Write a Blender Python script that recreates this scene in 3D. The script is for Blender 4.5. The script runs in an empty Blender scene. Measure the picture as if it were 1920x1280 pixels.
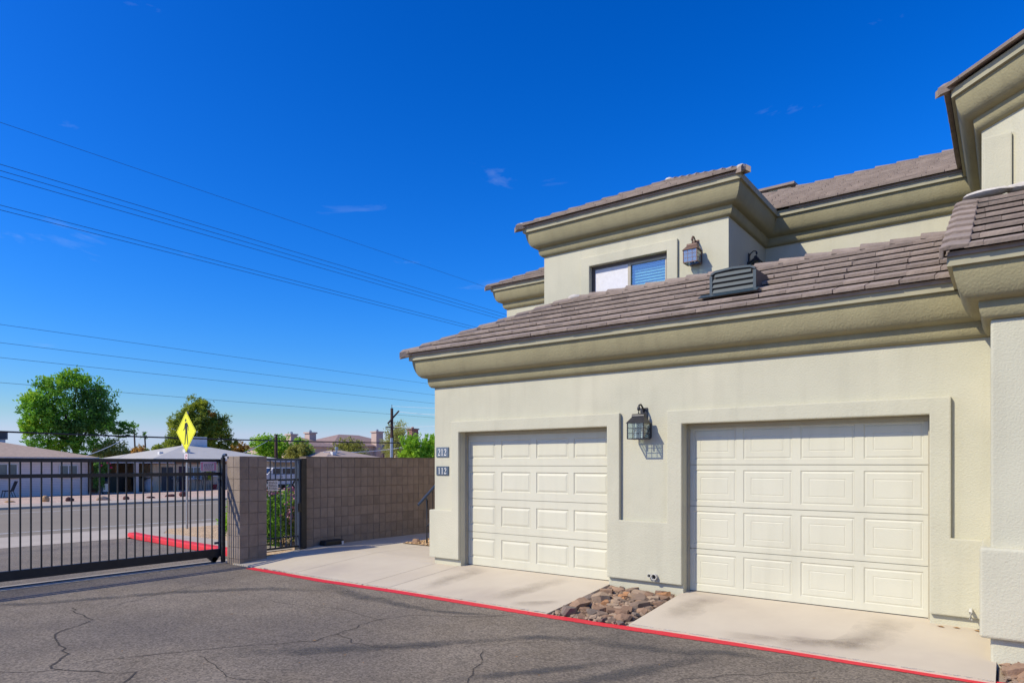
import bpy, bmesh, math, random
import numpy as np
from mathutils import Vector, Matrix
random.seed(7)
S = bpy.context.scene
C = S.collection
R = math.radians

# ------------------------------------------------------------------ camera, sky, sun, exposure
cam_d = bpy.data.cameras.new('camera'); cam = bpy.data.objects.new('camera', cam_d); C.objects.link(cam)
cam.location = (0, 0, 1.61); cam.rotation_euler = (R(90), 0, R(36.7))
cam_d.sensor_width = 36; cam_d.lens = 36 * 1250 / 1920; cam_d.shift_y = 230 / 1920
cam_d.clip_start = 0.05; cam_d.clip_end = 3000
S.camera = cam

SUN = Vector((-0.56, -1.03, 1.0)).normalized()          # towards the sun
W = bpy.data.worlds.new('World'); S.world = W; W.use_nodes = True
wn = W.node_tree.nodes; wl = W.node_tree.links
bg = wn['Background']
sky = wn.new('ShaderNodeTexSky'); sky.sky_type = 'NISHITA'; sky.sun_disc = False
sky.sun_elevation = math.asin(SUN.z); sky.sun_rotation = math.atan2(SUN.x, SUN.y)
sky.altitude = 350; sky.air_density = 1.0; sky.dust_density = 0.5; sky.ozone_density = 2.0
hs = wn.new('ShaderNodeHueSaturation'); hs.inputs['Saturation'].default_value = 1.0; hs.inputs['Value'].default_value = 1.0
wl.new(sky.outputs[0], hs.inputs['Color'])
# deepen the blue of the whole sky evenly: raise the contrast of red and blue against green
spc = wn.new('ShaderNodeSeparateColor'); cmb = wn.new('ShaderNodeCombineColor'); wl.new(hs.outputs[0], spc.inputs[0])
def wm(op, a, b):
    d = wn.new('ShaderNodeMath'); d.operation = op
    for i, q in enumerate((a, b)):
        if isinstance(q, (int, float)): d.inputs[i].default_value = q
        else: wl.new(q, d.inputs[i])
    return d.outputs[0]
Gs = spc.outputs[1]
qb = wm('MAXIMUM', wm('ADD', wm('POWER', wm('DIVIDE', spc.outputs[2], Gs), 2.68), .22), 1.28)
qr = wm('MINIMUM', wm('MAXIMUM', wm('MULTIPLY', wm('SUBTRACT', wm('DIVIDE', spc.outputs[0], Gs), .59), 2.9), .0), .82)
G2 = wm('MULTIPLY', wm('POWER', wm('MULTIPLY', Gs, .1), 1.34), 11.6)
wl.new(wm('MULTIPLY', qr, G2), cmb.inputs[0]); wl.new(G2, cmb.inputs[1]); wl.new(wm('MULTIPLY', qb, G2), cmb.inputs[2])
# thin wisps of cirrus all over the sky
tc = wn.new('ShaderNodeTexCoord'); mp = wn.new('ShaderNodeMapping'); mp.inputs['Scale'].default_value = (3.2, 3.2, 11); mp.inputs['Location'].default_value = (4.4, 9.1, 5)
nz = wn.new('ShaderNodeTexNoise'); nz.inputs['Scale'].default_value = 1.6; nz.inputs['Detail'].default_value = 8; nz.inputs['Roughness'].default_value = .62
nz.inputs['Distortion'].default_value = .5
cr = wn.new('ShaderNodeValToRGB'); cr.color_ramp.elements[0].position = .645; cr.color_ramp.elements[1].position = .95
cr.color_ramp.elements[1].color = (.35, .35, .35, 1)
mx = wn.new('ShaderNodeMixRGB'); mx.inputs['Color2'].default_value = (5.5, 6.5, 8.5, 1)
wl.new(tc.outputs['Generated'], mp.inputs[0]); wl.new(mp.outputs[0], nz.inputs['Vector']); wl.new(nz.outputs[0], cr.inputs[0])
wl.new(cr.outputs[0], mx.inputs['Fac']); wl.new(cmb.outputs[0], mx.inputs['Color1']); wl.new(mx.outputs[0], bg.inputs['Color'])
bg.inputs['Strength'].default_value = 0.10

sl = bpy.data.lights.new('sun', 'SUN'); sl.energy = 4.15; sl.angle = R(0.5); sl.color = (1, .925, .74)
so = bpy.data.objects.new('sun', sl); C.objects.link(so); so.rotation_euler = SUN.to_track_quat('Z', 'Y').to_euler()
so.location = (-20, -30, 40)
vs = S.view_settings; vs.view_transform = 'Standard'; vs.look = 'None'; vs.gamma = 1; vs.exposure = 0.15; vs.use_curve_mapping = False
try:
    S.cycles.max_bounces = 8; S.cycles.transparent_max_bounces = 24
except Exception: pass

# ------------------------------------------------------------------ materials
MT = {}
def mat(name, a, b=None, scale=3., rough=.85, bump=0., bscale=60., rnd=0., metal=0., det=6., spec=None, speck=None, streak=0., c=None, cscale=.5, cthr=(.5, .7), trans=0.):
    """base colour a mixed with b by noise; third colour c as large stains; rnd = per-object brightness variation"""
    m = bpy.data.materials.new(name); m.use_nodes = True; MT[name] = m
    n = m.node_tree.nodes; l = m.node_tree.links; p = n['Principled BSDF']
    p.inputs['Roughness'].default_value = rough; p.inputs['Metallic'].default_value = metal
    if spec is not None: p.inputs['Specular IOR Level'].default_value = spec
    t = n.new('ShaderNodeTexCoord')
    oi = n.new('ShaderNodeObjectInfo')
    vec = t.outputs['Object']
    if rnd:
        ad = n.new('ShaderNodeVectorMath'); ad.operation = 'ADD'
        sc = n.new('ShaderNodeVectorMath'); sc.operation = 'SCALE'; sc.inputs[0].default_value = (37, 19, 53)
        l.new(oi.outputs['Random'], sc.inputs['Scale']); l.new(vec, ad.inputs[0]); l.new(sc.outputs[0], ad.inputs[1]); vec = ad.outputs[0]
    if b is None: b = tuple(x * .88 for x in a)
    nz = n.new('ShaderNodeTexNoise'); nz.inputs['Scale'].default_value = scale; nz.inputs['Detail'].default_value = det
    nz.inputs['Roughness'].default_value = .6
    l.new(vec, nz.inputs['Vector'])
    rp = n.new('ShaderNodeValToRGB'); rp.color_ramp.elements[0].position = .36; rp.color_ramp.elements[1].position = .64
    rp.color_ramp.elements[0].color = (*a, 1); rp.color_ramp.elements[1].color = (*b, 1)
    l.new(nz.outputs[0], rp.inputs[0]); col = rp.outputs[0]
    if c is not None:
        n2 = n.new('ShaderNodeTexNoise'); n2.inputs['Scale'].default_value = cscale; n2.inputs['Detail'].default_value = 5
        l.new(vec, n2.inputs['Vector'])
        r2 = n.new('ShaderNodeMapRange'); r2.inputs[1].default_value = cthr[0]; r2.inputs[2].default_value = cthr[1]
        l.new(n2.outputs[0], r2.inputs[0])
        mm = n.new('ShaderNodeMixRGB'); mm.inputs['Color2'].default_value = (*c, 1)
        l.new(r2.outputs[0], mm.inputs['Fac']); l.new(col, mm.inputs['Color1']); col = mm.outputs[0]
    if streak:                                  # faint run marks down the face
        sm = n.new('ShaderNodeMapping'); sm.inputs['Scale'].default_value = (7, 7, .5); l.new(t.outputs['Object'], sm.inputs[0])
        sn = n.new('ShaderNodeTexNoise'); sn.inputs['Scale'].default_value = 1.; sn.inputs['Detail'].default_value = 6; l.new(sm.outputs[0], sn.inputs['Vector'])
        sr = n.new('ShaderNodeMapRange'); sr.inputs[1].default_value = .5; sr.inputs[2].default_value = .72; sr.inputs[3].default_value = 1; sr.inputs[4].default_value = 1-streak; l.new(sn.outputs[0], sr.inputs[0])
        sh = n.new('ShaderNodeHueSaturation'); l.new(sr.outputs[0], sh.inputs['Value']); l.new(col, sh.inputs['Color']); col = sh.outputs[0]
    if speck:                                   # aggregate: single light and dark stones
        vo = n.new('ShaderNodeTexVoronoi'); vo.inputs['Scale'].default_value = speck[1]; l.new(vec, vo.inputs['Vector'])
        sp = n.new('ShaderNodeSeparateColor'); l.new(vo.outputs['Color'], sp.inputs[0])
        m3 = n.new('ShaderNodeMapRange'); m3.inputs[3].default_value = 1-speck[0]; m3.inputs[4].default_value = 1+speck[0]; l.new(sp.outputs[0], m3.inputs[0])
        hv = n.new('ShaderNodeHueSaturation'); l.new(m3.outputs[0], hv.inputs['Value']); l.new(col, hv.inputs['Color']); col = hv.outputs[0]
    if rnd:
        h = n.new('ShaderNodeHueSaturation'); mr = n.new('ShaderNodeMapRange')
        mr.inputs[3].default_value = 1 - rnd; mr.inputs[4].default_value = 1 + rnd
        l.new(oi.outputs['Random'], mr.inputs[0]); l.new(mr.outputs[0], h.inputs['Value']); l.new(col, h.inputs['Color']); col = h.outputs[0]
    l.new(col, p.inputs['Base Color'])
    if bump:
        nb = n.new('ShaderNodeTexNoise'); nb.inputs['Scale'].default_value = bscale; nb.inputs['Detail'].default_value = 4
        l.new(t.outputs['Object'], nb.inputs['Vector'])
        bp = n.new('ShaderNodeBump'); bp.inputs['Strength'].default_value = bump; bp.inputs['Distance'].default_value = .01
        l.new(nb.outputs[0], bp.inputs['Height']); l.new(bp.outputs[0], p.inputs['Normal'])
    if trans:
        tr = n.new('ShaderNodeBsdfTranslucent'); l.new(col, tr.inputs['Color'])
        ms = n.new('ShaderNodeMixShader'); ms.inputs[0].default_value = trans
        l.new(p.outputs[0], ms.inputs[1]); l.new(tr.outputs[0], ms.inputs[2]); l.new(ms.outputs[0], n['Material Output'].inputs[0])
    return m

def gravel(name, cols, scale, bump=.6):
    m = bpy.data.materials.new(name); m.use_nodes = True; MT[name] = m
    n = m.node_tree.nodes; l = m.node_tree.links; p = n['Principled BSDF']; p.inputs['Roughness'].default_value = .9
    t = n.new('ShaderNodeTexCoord'); v = n.new('ShaderNodeTexVoronoi'); v.inputs['Scale'].default_value = scale
    l.new(t.outputs['Object'], v.inputs['Vector'])
    r = n.new('ShaderNodeValToRGB'); r.color_ramp.interpolation = 'CONSTANT'
    sp = n.new('ShaderNodeSeparateColor'); l.new(v.outputs['Color'], sp.inputs[0]); l.new(sp.outputs[0], r.inputs[0])
    e = r.color_ramp.elements
    while len(e) < len(cols): e.new(.5)
    for i, k in enumerate(cols): e[i].position = i / len(cols); e[i].color = (*k, 1)
    l.new(r.outputs[0], p.inputs['Base Color'])
    b = n.new('ShaderNodeBump'); b.inputs['Strength'].default_value = bump; b.inputs['Distance'].default_value = .03; b.invert = True
    l.new(v.outputs['Distance'], b.inputs['Height']); l.new(b.outputs[0], p.inputs['Normal'])
    return m

def glass(name, tint=(.9, .95, .95), rough=.02, alpha=.35):
    m = bpy.data.materials.new(name); m.use_nodes = True; MT[name] = m
    n = m.node_tree.nodes; l = m.node_tree.links; n.remove(n['Principled BSDF'])
    g = n.new('ShaderNodeBsdfGlossy'); g.inputs['Roughness'].default_value = rough; g.inputs['Color'].default_value = (1, 1, 1, 1)
    t = n.new('ShaderNodeBsdfTransparent'); t.inputs['Color'].default_value = (*tint, 1)
    fr0 = n.new('ShaderNodeLayerWeight'); fr0.inputs['Blend'].default_value = .15; fr = n.new('ShaderNodeMath'); fr.operation = 'MULTIPLY'; fr.inputs[1].default_value = .5; l.new(fr0.outputs['Facing'], fr.inputs[0])
    ad = n.new('ShaderNodeMath'); ad.operation = 'ADD'; ad.inputs[1].default_value = alpha; ad.use_clamp = True
    x = n.new('ShaderNodeMixShader'); l.new(fr.outputs[0], ad.inputs[0]); l.new(ad.outputs[0], x.inputs[0])
    l.new(t.outputs[0], x.inputs[1]); l.new(g.outputs[0], x.inputs[2]); l.new(x.outputs[0], n['Material Output'].inputs[0])
    return m

def worn(name, colr, thr=(.42, .5), scale=9., rough=.8, edge=True, alpha=1., escale=3., ends=False):
    """a coat laid over a surface: opaque colour broken up by noise and, with edge, feathered across the strip (UV y)"""
    m = bpy.data.materials.new(name); m.use_nodes = True; MT[name] = m
    n = m.node_tree.nodes; l = m.node_tree.links; p = n['Principled BSDF']; p.inputs['Roughness'].default_value = rough
    p.inputs['Base Color'].default_value = (*colr, 1)
    t = n.new('ShaderNodeTexCoord'); nz = n.new('ShaderNodeTexNoise'); nz.inputs['Scale'].default_value = scale; nz.inputs['Detail'].default_value = 7
    nz.inputs['Roughness'].default_value = .7
    l.new(t.outputs['Object'], nz.inputs['Vector'])
    vcol = n.new('ShaderNodeMixRGB'); vcol.inputs[1].default_value = (*colr, 1); vcol.inputs[2].default_value = (*[q * .72 for q in colr], 1)
    n3 = n.new('ShaderNodeTexNoise'); n3.inputs['Scale'].default_value = 2.3; n3.inputs['Detail'].default_value = 6
    l.new(t.outputs['Object'], n3.inputs['Vector']); l.new(n3.outputs[0], vcol.inputs[0]); l.new(vcol.outputs[0], p.inputs['Base Color'])
    mr = n.new('ShaderNodeMapRange'); mr.inputs[1].default_value = thr[0]; mr.inputs[2].default_value = thr[1]
    val = nz.outputs[0]
    if edge:
        sx = n.new('ShaderNodeSeparateXYZ'); l.new(t.outputs['UV'], sx.inputs[0])
        a1 = n.new('ShaderNodeMath'); a1.operation = 'SUBTRACT'; a1.inputs[1].default_value = .5; l.new(sx.outputs[1], a1.inputs[0])
        a2 = n.new('ShaderNodeMath'); a2.operation = 'ABSOLUTE'; l.new(a1.outputs[0], a2.inputs[0])
        a3 = n.new('ShaderNodeMath'); a3.operation = 'MULTIPLY_ADD'; a3.inputs[1].default_value = -escale; a3.inputs[2].default_value = escale * .5; l.new(a2.outputs[0], a3.inputs[0])
        a4 = n.new('ShaderNodeMath'); a4.operation = 'MINIMUM'; a4.inputs[1].default_value = .25; l.new(a3.outputs[0], a4.inputs[0])
        a5 = n.new('ShaderNodeMath'); a5.operation = 'ADD'; l.new(a4.outputs[0], a5.inputs[0]); l.new(val, a5.inputs[1]); val = a5.outputs[0]
    l.new(val, mr.inputs[0]); mr.inputs[4].default_value = alpha
    fac = mr.outputs[0]
    if ends:
        e1 = n.new('ShaderNodeMath'); e1.operation = 'PINGPONG'; e1.inputs[1].default_value = .5; l.new(sx.outputs[0], e1.inputs[0])
        e2 = n.new('ShaderNodeMath'); e2.operation = 'MULTIPLY'; e2.inputs[1].default_value = 4.; e2.use_clamp = True; l.new(e1.outputs[0], e2.inputs[0])
        e3 = n.new('ShaderNodeMath'); e3.operation = 'MULTIPLY'; l.new(e2.outputs[0], e3.inputs[0]); l.new(fac, e3.inputs[1]); fac = e3.outputs[0]
    tr = n.new('ShaderNodeBsdfTransparent'); x = n.new('ShaderNodeMixShader')
    l.new(fac, x.inputs[0]); l.new(tr.outputs[0], x.inputs[1]); l.new(p.outputs[0], x.inputs[2]); l.new(x.outputs[0], n['Material Output'].inputs[0])
    return m

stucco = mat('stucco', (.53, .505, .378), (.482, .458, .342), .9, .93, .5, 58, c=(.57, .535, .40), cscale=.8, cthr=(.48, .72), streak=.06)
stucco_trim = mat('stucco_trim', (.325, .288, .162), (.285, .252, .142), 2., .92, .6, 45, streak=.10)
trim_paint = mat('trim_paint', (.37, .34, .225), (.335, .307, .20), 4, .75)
jamb_paint = mat('jamb_paint', (.40, .36, .26), (.36, .32, .23), 5, .7)
door_paint = mat('door_paint', (.60, .572, .44), (.575, .548, .42), 1.4, .55, .12, 60, c=(.55, .52, .395), cscale=1.1, cthr=(.52, .8), streak=.06)
tile_m = mat('roof_tile', (.305, .24, .193), (.24, .187, .152), 9, .9, .5, 45, rnd=.15, c=(.27, .215, .175), cscale=3., cthr=(.62, .78))
tile_far = mat('roof_tile_joined', (.30, .235, .19), (.24, .187, .152), 6, .9, .4, 40)
mortar = mat('mortar', (.55, .51, .46), (.46, .42, .37), 14, .95, .5, 50)
deck_m = mat('roof_felt', (.05, .045, .04), None, 5, .95)
asphalt = mat('asphalt', (.20, .160, .112), (.245, .20, .146), 1.6, .93, .9, 190, det=9, c=(.145, .120, .095), cscale=.42, cthr=(.46, .70), speck=(.42, 60))
street_m = mat('street_asphalt', (.23, .19, .135), (.255, .213, .152), .5, .95, .4, 80)
concrete = mat('concrete', (.575, .50, .38), (.52, .445, .335), .85, .9, .2, 110, det=9, c=(.42, .35, .285), cscale=.62, cthr=(.56, .80))
concrete_far = mat('concrete_far', (.47, .40, .31), (.41, .345, .265), .7, .92, .2, 60)
concrete_tan = mat('concrete_track', (.40, .35, .28), (.33, .28, .23), 2, .92, .3, 60)
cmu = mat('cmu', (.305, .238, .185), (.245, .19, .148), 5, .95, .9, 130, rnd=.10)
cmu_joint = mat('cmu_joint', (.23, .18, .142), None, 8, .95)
iron = mat('black_iron', (.012, .012, .014), (.02, .02, .022), 9, .5)
iron_blue = mat('blue_steel', (.045, .065, .10), (.055, .075, .115), 9, .4, metal=.2)
soil = mat('soil', (.36, .285, .21), (.30, .235, .17), 2, .95, .6, 40)
gravel_tan = gravel('gravel_tan', [(.62, .42, .22), (.48, .31, .15), (.70, .51, .30), (.55, .37, .19), (.36, .24, .13)], 26)
gravel_pink = gravel('gravel_pink', [(.56, .40, .29), (.45, .32, .23), (.64, .48, .36), (.50, .36, .26)], 16, .5)
red_paint = worn('red_kerb_paint', (.78, .025, .040), (.48, .64), 15, .7, escale=2.4)
kerb_red = mat('kerb_red', (.74, .03, .04), (.6, .03, .035), 6, .75)
seal = worn('crack_sealer', (.10, .095, .088), (.52, 1.0), 3.2, .9, alpha=.8, escale=.75, ends=True)
crack = worn('crack', (.07, .058, .046), (.55, .75), 5, .95, alpha=.85)
stain = worn('tyre_stain', (.27, .215, .16), (.45, 1.1), 2.6, .9, alpha=.42, escale=.5, ends=True)
white_line = worn('road_line', (.75, .75, .72), (.35, .5), 6, .8, edge=False)

# ------------------------------------------------------------------ geometry helpers
ORG = {}
def tag(o, label=None, cat=None, group=None, kind=None):
    if label: o['label'] = label
    if cat: o['category'] = cat
    if group: o['group'] = group
    if kind: o['kind'] = kind
    return o
def root(name, loc, label=None, cat=None, group=None, kind=None, rz=0.):
    o = bpy.data.objects.new(name, None); C.objects.link(o); o.location = loc; o.rotation_euler.z = rz
    o.empty_display_size = .2
    ORG[o] = Vector(loc); return tag(o, label, cat, group, kind)
def link(o, parent):
    C.objects.link(o)
    if parent is not None: o.parent = parent; ORG[o] = ORG.get(parent, Vector())
    return o
class MB:
    def __init__(s): s.v = []; s.f = []
    def add(s, vs, fs):
        k = len(s.v); s.v += [tuple(v) for v in vs]; s.f += [tuple(i + k for i in f) for f in fs]; return s
    def box(s, a, b):
        x0, y0, z0 = a; x1, y1, z1 = b
        return s.add([(x0,y0,z0),(x1,y0,z0),(x1,y1,z0),(x0,y1,z0),(x0,y0,z1),(x1,y0,z1),(x1,y1,z1),(x0,y1,z1)],
                     [(0,3,2,1),(4,5,6,7),(0,1,5,4),(1,2,6,5),(2,3,7,6),(3,0,4,7)])
    def prism(s, poly, off):
        """poly: list of 3D points (planar), extruded by vector off"""
        n = len(poly); p = [Vector(q) for q in poly]; o = Vector(off)
        nn = Vector()
        for i in range(n): nn += p[i].cross(p[(i+1) % n])
        if nn.dot(o) > 0: p = p[::-1]
        vs = p + [q + o for q in p]
        fs = [tuple(range(n)), tuple(range(2*n-1, n-1, -1))] + [(i, i+n, (i+1) % n + n, (i+1) % n)[::1] for i in range(n)]
        return s.add(vs, fs)
    def tube(s, pts, r, n=8, cap=True):
        pts = [Vector(p) for p in pts]; k = len(s.v); rr = r if isinstance(r, (list, tuple)) else [r] * len(pts)
        for i, p in enumerate(pts):
            d = (pts[min(i+1, len(pts)-1)] - pts[max(i-1, 0)]).normalized()
            a = d.cross(Vector((0, 0, 1)));
            if a.length < 1e-3: a = Vector((1, 0, 0))
            a.normalize(); b = d.cross(a)
            for j in range(n):
                t = 2 * math.pi * j / n; s.v.append(tuple(p + (a * math.cos(t) + b * math.sin(t)) * rr[i]))
        for i in range(len(pts) - 1):
            for j in range(n):
                s.f.append((k+i*n+j, k+i*n+(j+1) % n, k+(i+1)*n+(j+1) % n, k+(i+1)*n+j))
        if cap:
            s.f.append(tuple(k + j for j in range(n))[::-1]); e = k + (len(pts)-1) * n; s.f.append(tuple(e + j for j in range(n)))
        return s
    def lathe(s, c, prof, n=16, axis='z'):
        k = len(s.v)
        for (r, h) in prof:
            for j in range(n):
                t = 2*math.pi*j/n; q = (r*math.cos(t), r*math.sin(t), h)
                if axis == 'x': q = (h, q[0], q[1])
                if axis == 'y': q = (q[0], h, q[1])
                s.v.append((c[0]+q[0], c[1]+q[1], c[2]+q[2]))
        for i in range(len(prof)-1):
            for j in range(n): s.f.append((k+i*n+j, k+i*n+(j+1) % n, k+(i+1)*n+(j+1) % n, k+(i+1)*n+j))
        s.f.append(tuple(k+j for j in range(n))[::-1]); e = k+(len(prof)-1)*n; s.f.append(tuple(e+j for j in range(n)))
        return s
    def build(s, name, m, parent=None, bevel=0., smooth=False, loc=None, fix=True, seg=2, **kw):
        me = bpy.data.meshes.new(name)
        org = ORG.get(parent, Vector()) if parent is not None else Vector(loc or (0, 0, 0))
        me.from_pydata([(v[0]-org.x, v[1]-org.y, v[2]-org.z) for v in s.v], [], s.f)
        if fix or bevel:
            bm = bmesh.new(); bm.from_mesh(me); bmesh.ops.recalc_face_normals(bm, faces=bm.faces)
            if bevel:
                es = [e for e in bm.edges if len(e.link_faces) == 2 and e.calc_face_angle(0) > R(32)]
                bmesh.ops.bevel(bm, geom=es, offset=bevel, segments=seg, affect='EDGES', profile=.6, clamp_overlap=True)
            bm.to_mesh(me); bm.free()
        me.materials.append(m)
        if smooth:
            me.polygons.foreach_set('use_smooth', [True] * len(me.polygons))
            try: me.set_sharp_from_angle(angle=R(38))
            except Exception: pass
        o = bpy.data.objects.new(name, me); link(o, parent)
        if parent is None: o.location = org; ORG[o] = org
        return tag(o, **kw)
def strip_uv(name, pts, w, z, m, parent=None, jit=0., **kw):
    """a thin coat following a polyline on the ground, UV y across it; w may be a list"""
    P = []
    for (a, b) in zip(pts, pts[1:]):
        n = max(1, int(math.dist(a, b) / .12))
        for i in range(n): P.append((a[0]+(b[0]-a[0])*i/n, a[1]+(b[1]-a[1])*i/n))
    P.append(pts[-1]); vs = []; N = len(P); ww = w if isinstance(w, (list, tuple)) else [w]
    J = [(random.uniform(-jit, jit), random.uniform(-jit, jit)) for _ in P]
    P = [(p[0]+j[0], p[1]+j[1]) for p, j in zip(P, J)]
    for i, p in enumerate(P):
        a = P[max(i-1, 0)]; b = P[min(i+1, N-1)]; d = Vector((b[0]-a[0], b[1]-a[1])).normalized(); q = Vector((-d.y, d.x))
        t = i / max(1, N-1) * (len(ww)-1); k = min(int(t), len(ww)-2) if len(ww) > 1 else 0
        wi = ww[0] if len(ww) == 1 else ww[k] + (ww[k+1]-ww[k]) * (t-k)
        zz = z(p) if callable(z) else z
        vs += [(p[0]-q.x*wi/2, p[1]-q.y*wi/2, zz), (p[0]+q.x*wi/2, p[1]+q.y*wi/2, zz)]
    me = bpy.data.meshes.new(name); fs = [(2*i, 2*i+2, 2*i+3, 2*i+1) for i in range(N-1)]
    o0 = ORG.get(parent, Vector()) if parent is not None else Vector()
    me.from_pydata([(v[0]-o0.x, v[1]-o0.y, v[2]-o0.z) for v in vs], [], fs)
    uv = me.uv_layers.new(name='UVMap')
    for lp in me.loops: uv.data[lp.index].uv = (lp.vertex_index // 2 / max(1, N-1), lp.vertex_index % 2)
    me.materials.append(m); me.update()
    bm = bmesh.new(); bm.from_mesh(me)
    for f in bm.faces:
        if f.normal.z < 0: f.normal_flip()
    bm.to_mesh(me); bm.free()
    o = bpy.data.objects.new(name, me); link(o, parent); return tag(o, **kw)
def sheet(name, polys, m, thick=0., kind='structure', parent=None, **kw):
    b = MB()
    for p in polys:
        if thick: b.prism(p, (0, 0, -thick))
        else: b.add(p, [tuple(range(len(p)))])
    return b.build(name, m, parent, kind=kind if parent is None else None, **kw)
def plate(xs, zs, fill, y0, y1):
    """wall plate in the xz plane made from filled grid cells, one closed skin"""
    b = MB(); idx = {}
    def V(i, j, y):
        k = (i, j, y)
        if k not in idx: idx[k] = len(b.v); b.v.append((xs[i], y, zs[j]))
        return idx[k]
    nx, nzz = len(xs)-1, len(zs)-1
    F = lambda i, j: 0 <= i < nx and 0 <= j < nzz and fill(i, j)
    for i in range(nx):
        for j in range(nzz):
            if not F(i, j): continue
            b.f.append((V(i,j,y0), V(i+1,j,y0), V(i+1,j+1,y0), V(i,j+1,y0)))
            b.f.append((V(i,j,y1), V(i,j+1,y1), V(i+1,j+1,y1), V(i+1,j,y1)))
            if not F(i-1,j): b.f.append((V(i,j,y0), V(i,j+1,y0), V(i,j+1,y1), V(i,j,y1)))
            if not F(i+1,j): b.f.append((V(i+1,j,y0), V(i+1,j,y1), V(i+1,j+1,y1), V(i+1,j+1,y0)))
            if not F(i,j-1): b.f.append((V(i,j,y0), V(i,j,y1), V(i+1,j,y1), V(i+1,j,y0)))
            if not F(i,j+1): b.f.append((V(i,j+1,y0), V(i+1,j+1,y0), V(i+1,j+1,y1), V(i,j+1,y1)))
    return b
def sweep(path, prof, ends=True):
    """profile (outward offset, z) swept with mitres along a 2D path; outward is to the right of travel"""
    b = MB(); n = len(path); P = [Vector(p) for p in path]; k = len(prof)
    for i in range(n):
        ds = []
        if i > 0: ds.append((P[i]-P[i-1]).normalized())
        if i < n-1: ds.append((P[i+1]-P[i]).normalized())
        ns = [Vector((d.y, -d.x)) for d in ds]
        m = ns[0] if len(ns) == 1 else (ns[0]+ns[1]) / (1 + ns[0].dot(ns[1]))
        for (o, z) in prof: b.v.append((P[i].x+m.x*o, P[i].y+m.y*o, z))
    for i in range(n-1):
        for j in range(k): b.f.append((i*k+j, (i+1)*k+j, (i+1)*k+(j+1) % k, i*k+(j+1) % k))
    b.f.append(tuple(range(k))); b.f.append(tuple((n-1)*k+j for j in range(k))[::-1])
    return b
def clip(poly, a, b):
    """keep the part of a 2D polygon left of the line a->b"""
    out = []; s = lambda p: (b[0]-a[0])*(p[1]-a[1]) - (b[1]-a[1])*(p[0]-a[0])
    for p, q in zip(poly, poly[1:]+poly[:1]):
        sp, sq = s(p), s(q)
        if sp >= 0: out.append(p)
        if (sp > 0 and sq < 0) or (sp < 0 and sq > 0):
            t = sp/(sp-sq); out.append((p[0]+(q[0]-p[0])*t, p[1]+(q[1]-p[1])*t))
    return out
def area(p): return abs(sum(a[0]*b[1]-b[0]*a[1] for a, b in zip(p, p[1:]+p[:1])))/2

TILE_ME = {}
def tile_mesh(w, l, var):
    k = (round(w, 3), round(l, 3), var)
    if k in TILE_ME: return TILE_ME[k]
    rr = random.Random(var*31+5); t = .036
    j = lambda a: rr.uniform(-a, a)
    b = MB()
    # concrete slab with a worn, bevelled butt end
    vs = [(.002, j(.003), 0), (w-.002, j(.003), 0), (w-.002, l, 0), (.002, l, 0),
          (.003, .002+j(.003), t-.004+j(.001)), (w-.003, .002+j(.002), t-.004+j(.001)),
          (w-.005, .007, t+j(.001)), (.005, .007, t+j(.001)), (w-.004, l, t), (.004, l, t)]
    fs = [(3,2,1,0), (0,1,5,4), (4,5,6,7), (7,6,8,9), (2,3,9,8), (1,2,8,6,5), (3,0,4,7,9)]
    b.add(vs, fs)
    me = bpy.data.meshes.new('tile'); me.from_pydata(b.v, [], b.f); me.materials.append(tile_m)
    bm = bmesh.new(); bm.from_mesh(me); bmesh.ops.recalc_face_normals(bm, faces=bm.faces); bm.to_mesh(me); bm.free(); me.update()
    TILE_ME[k] = me; return me
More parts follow.
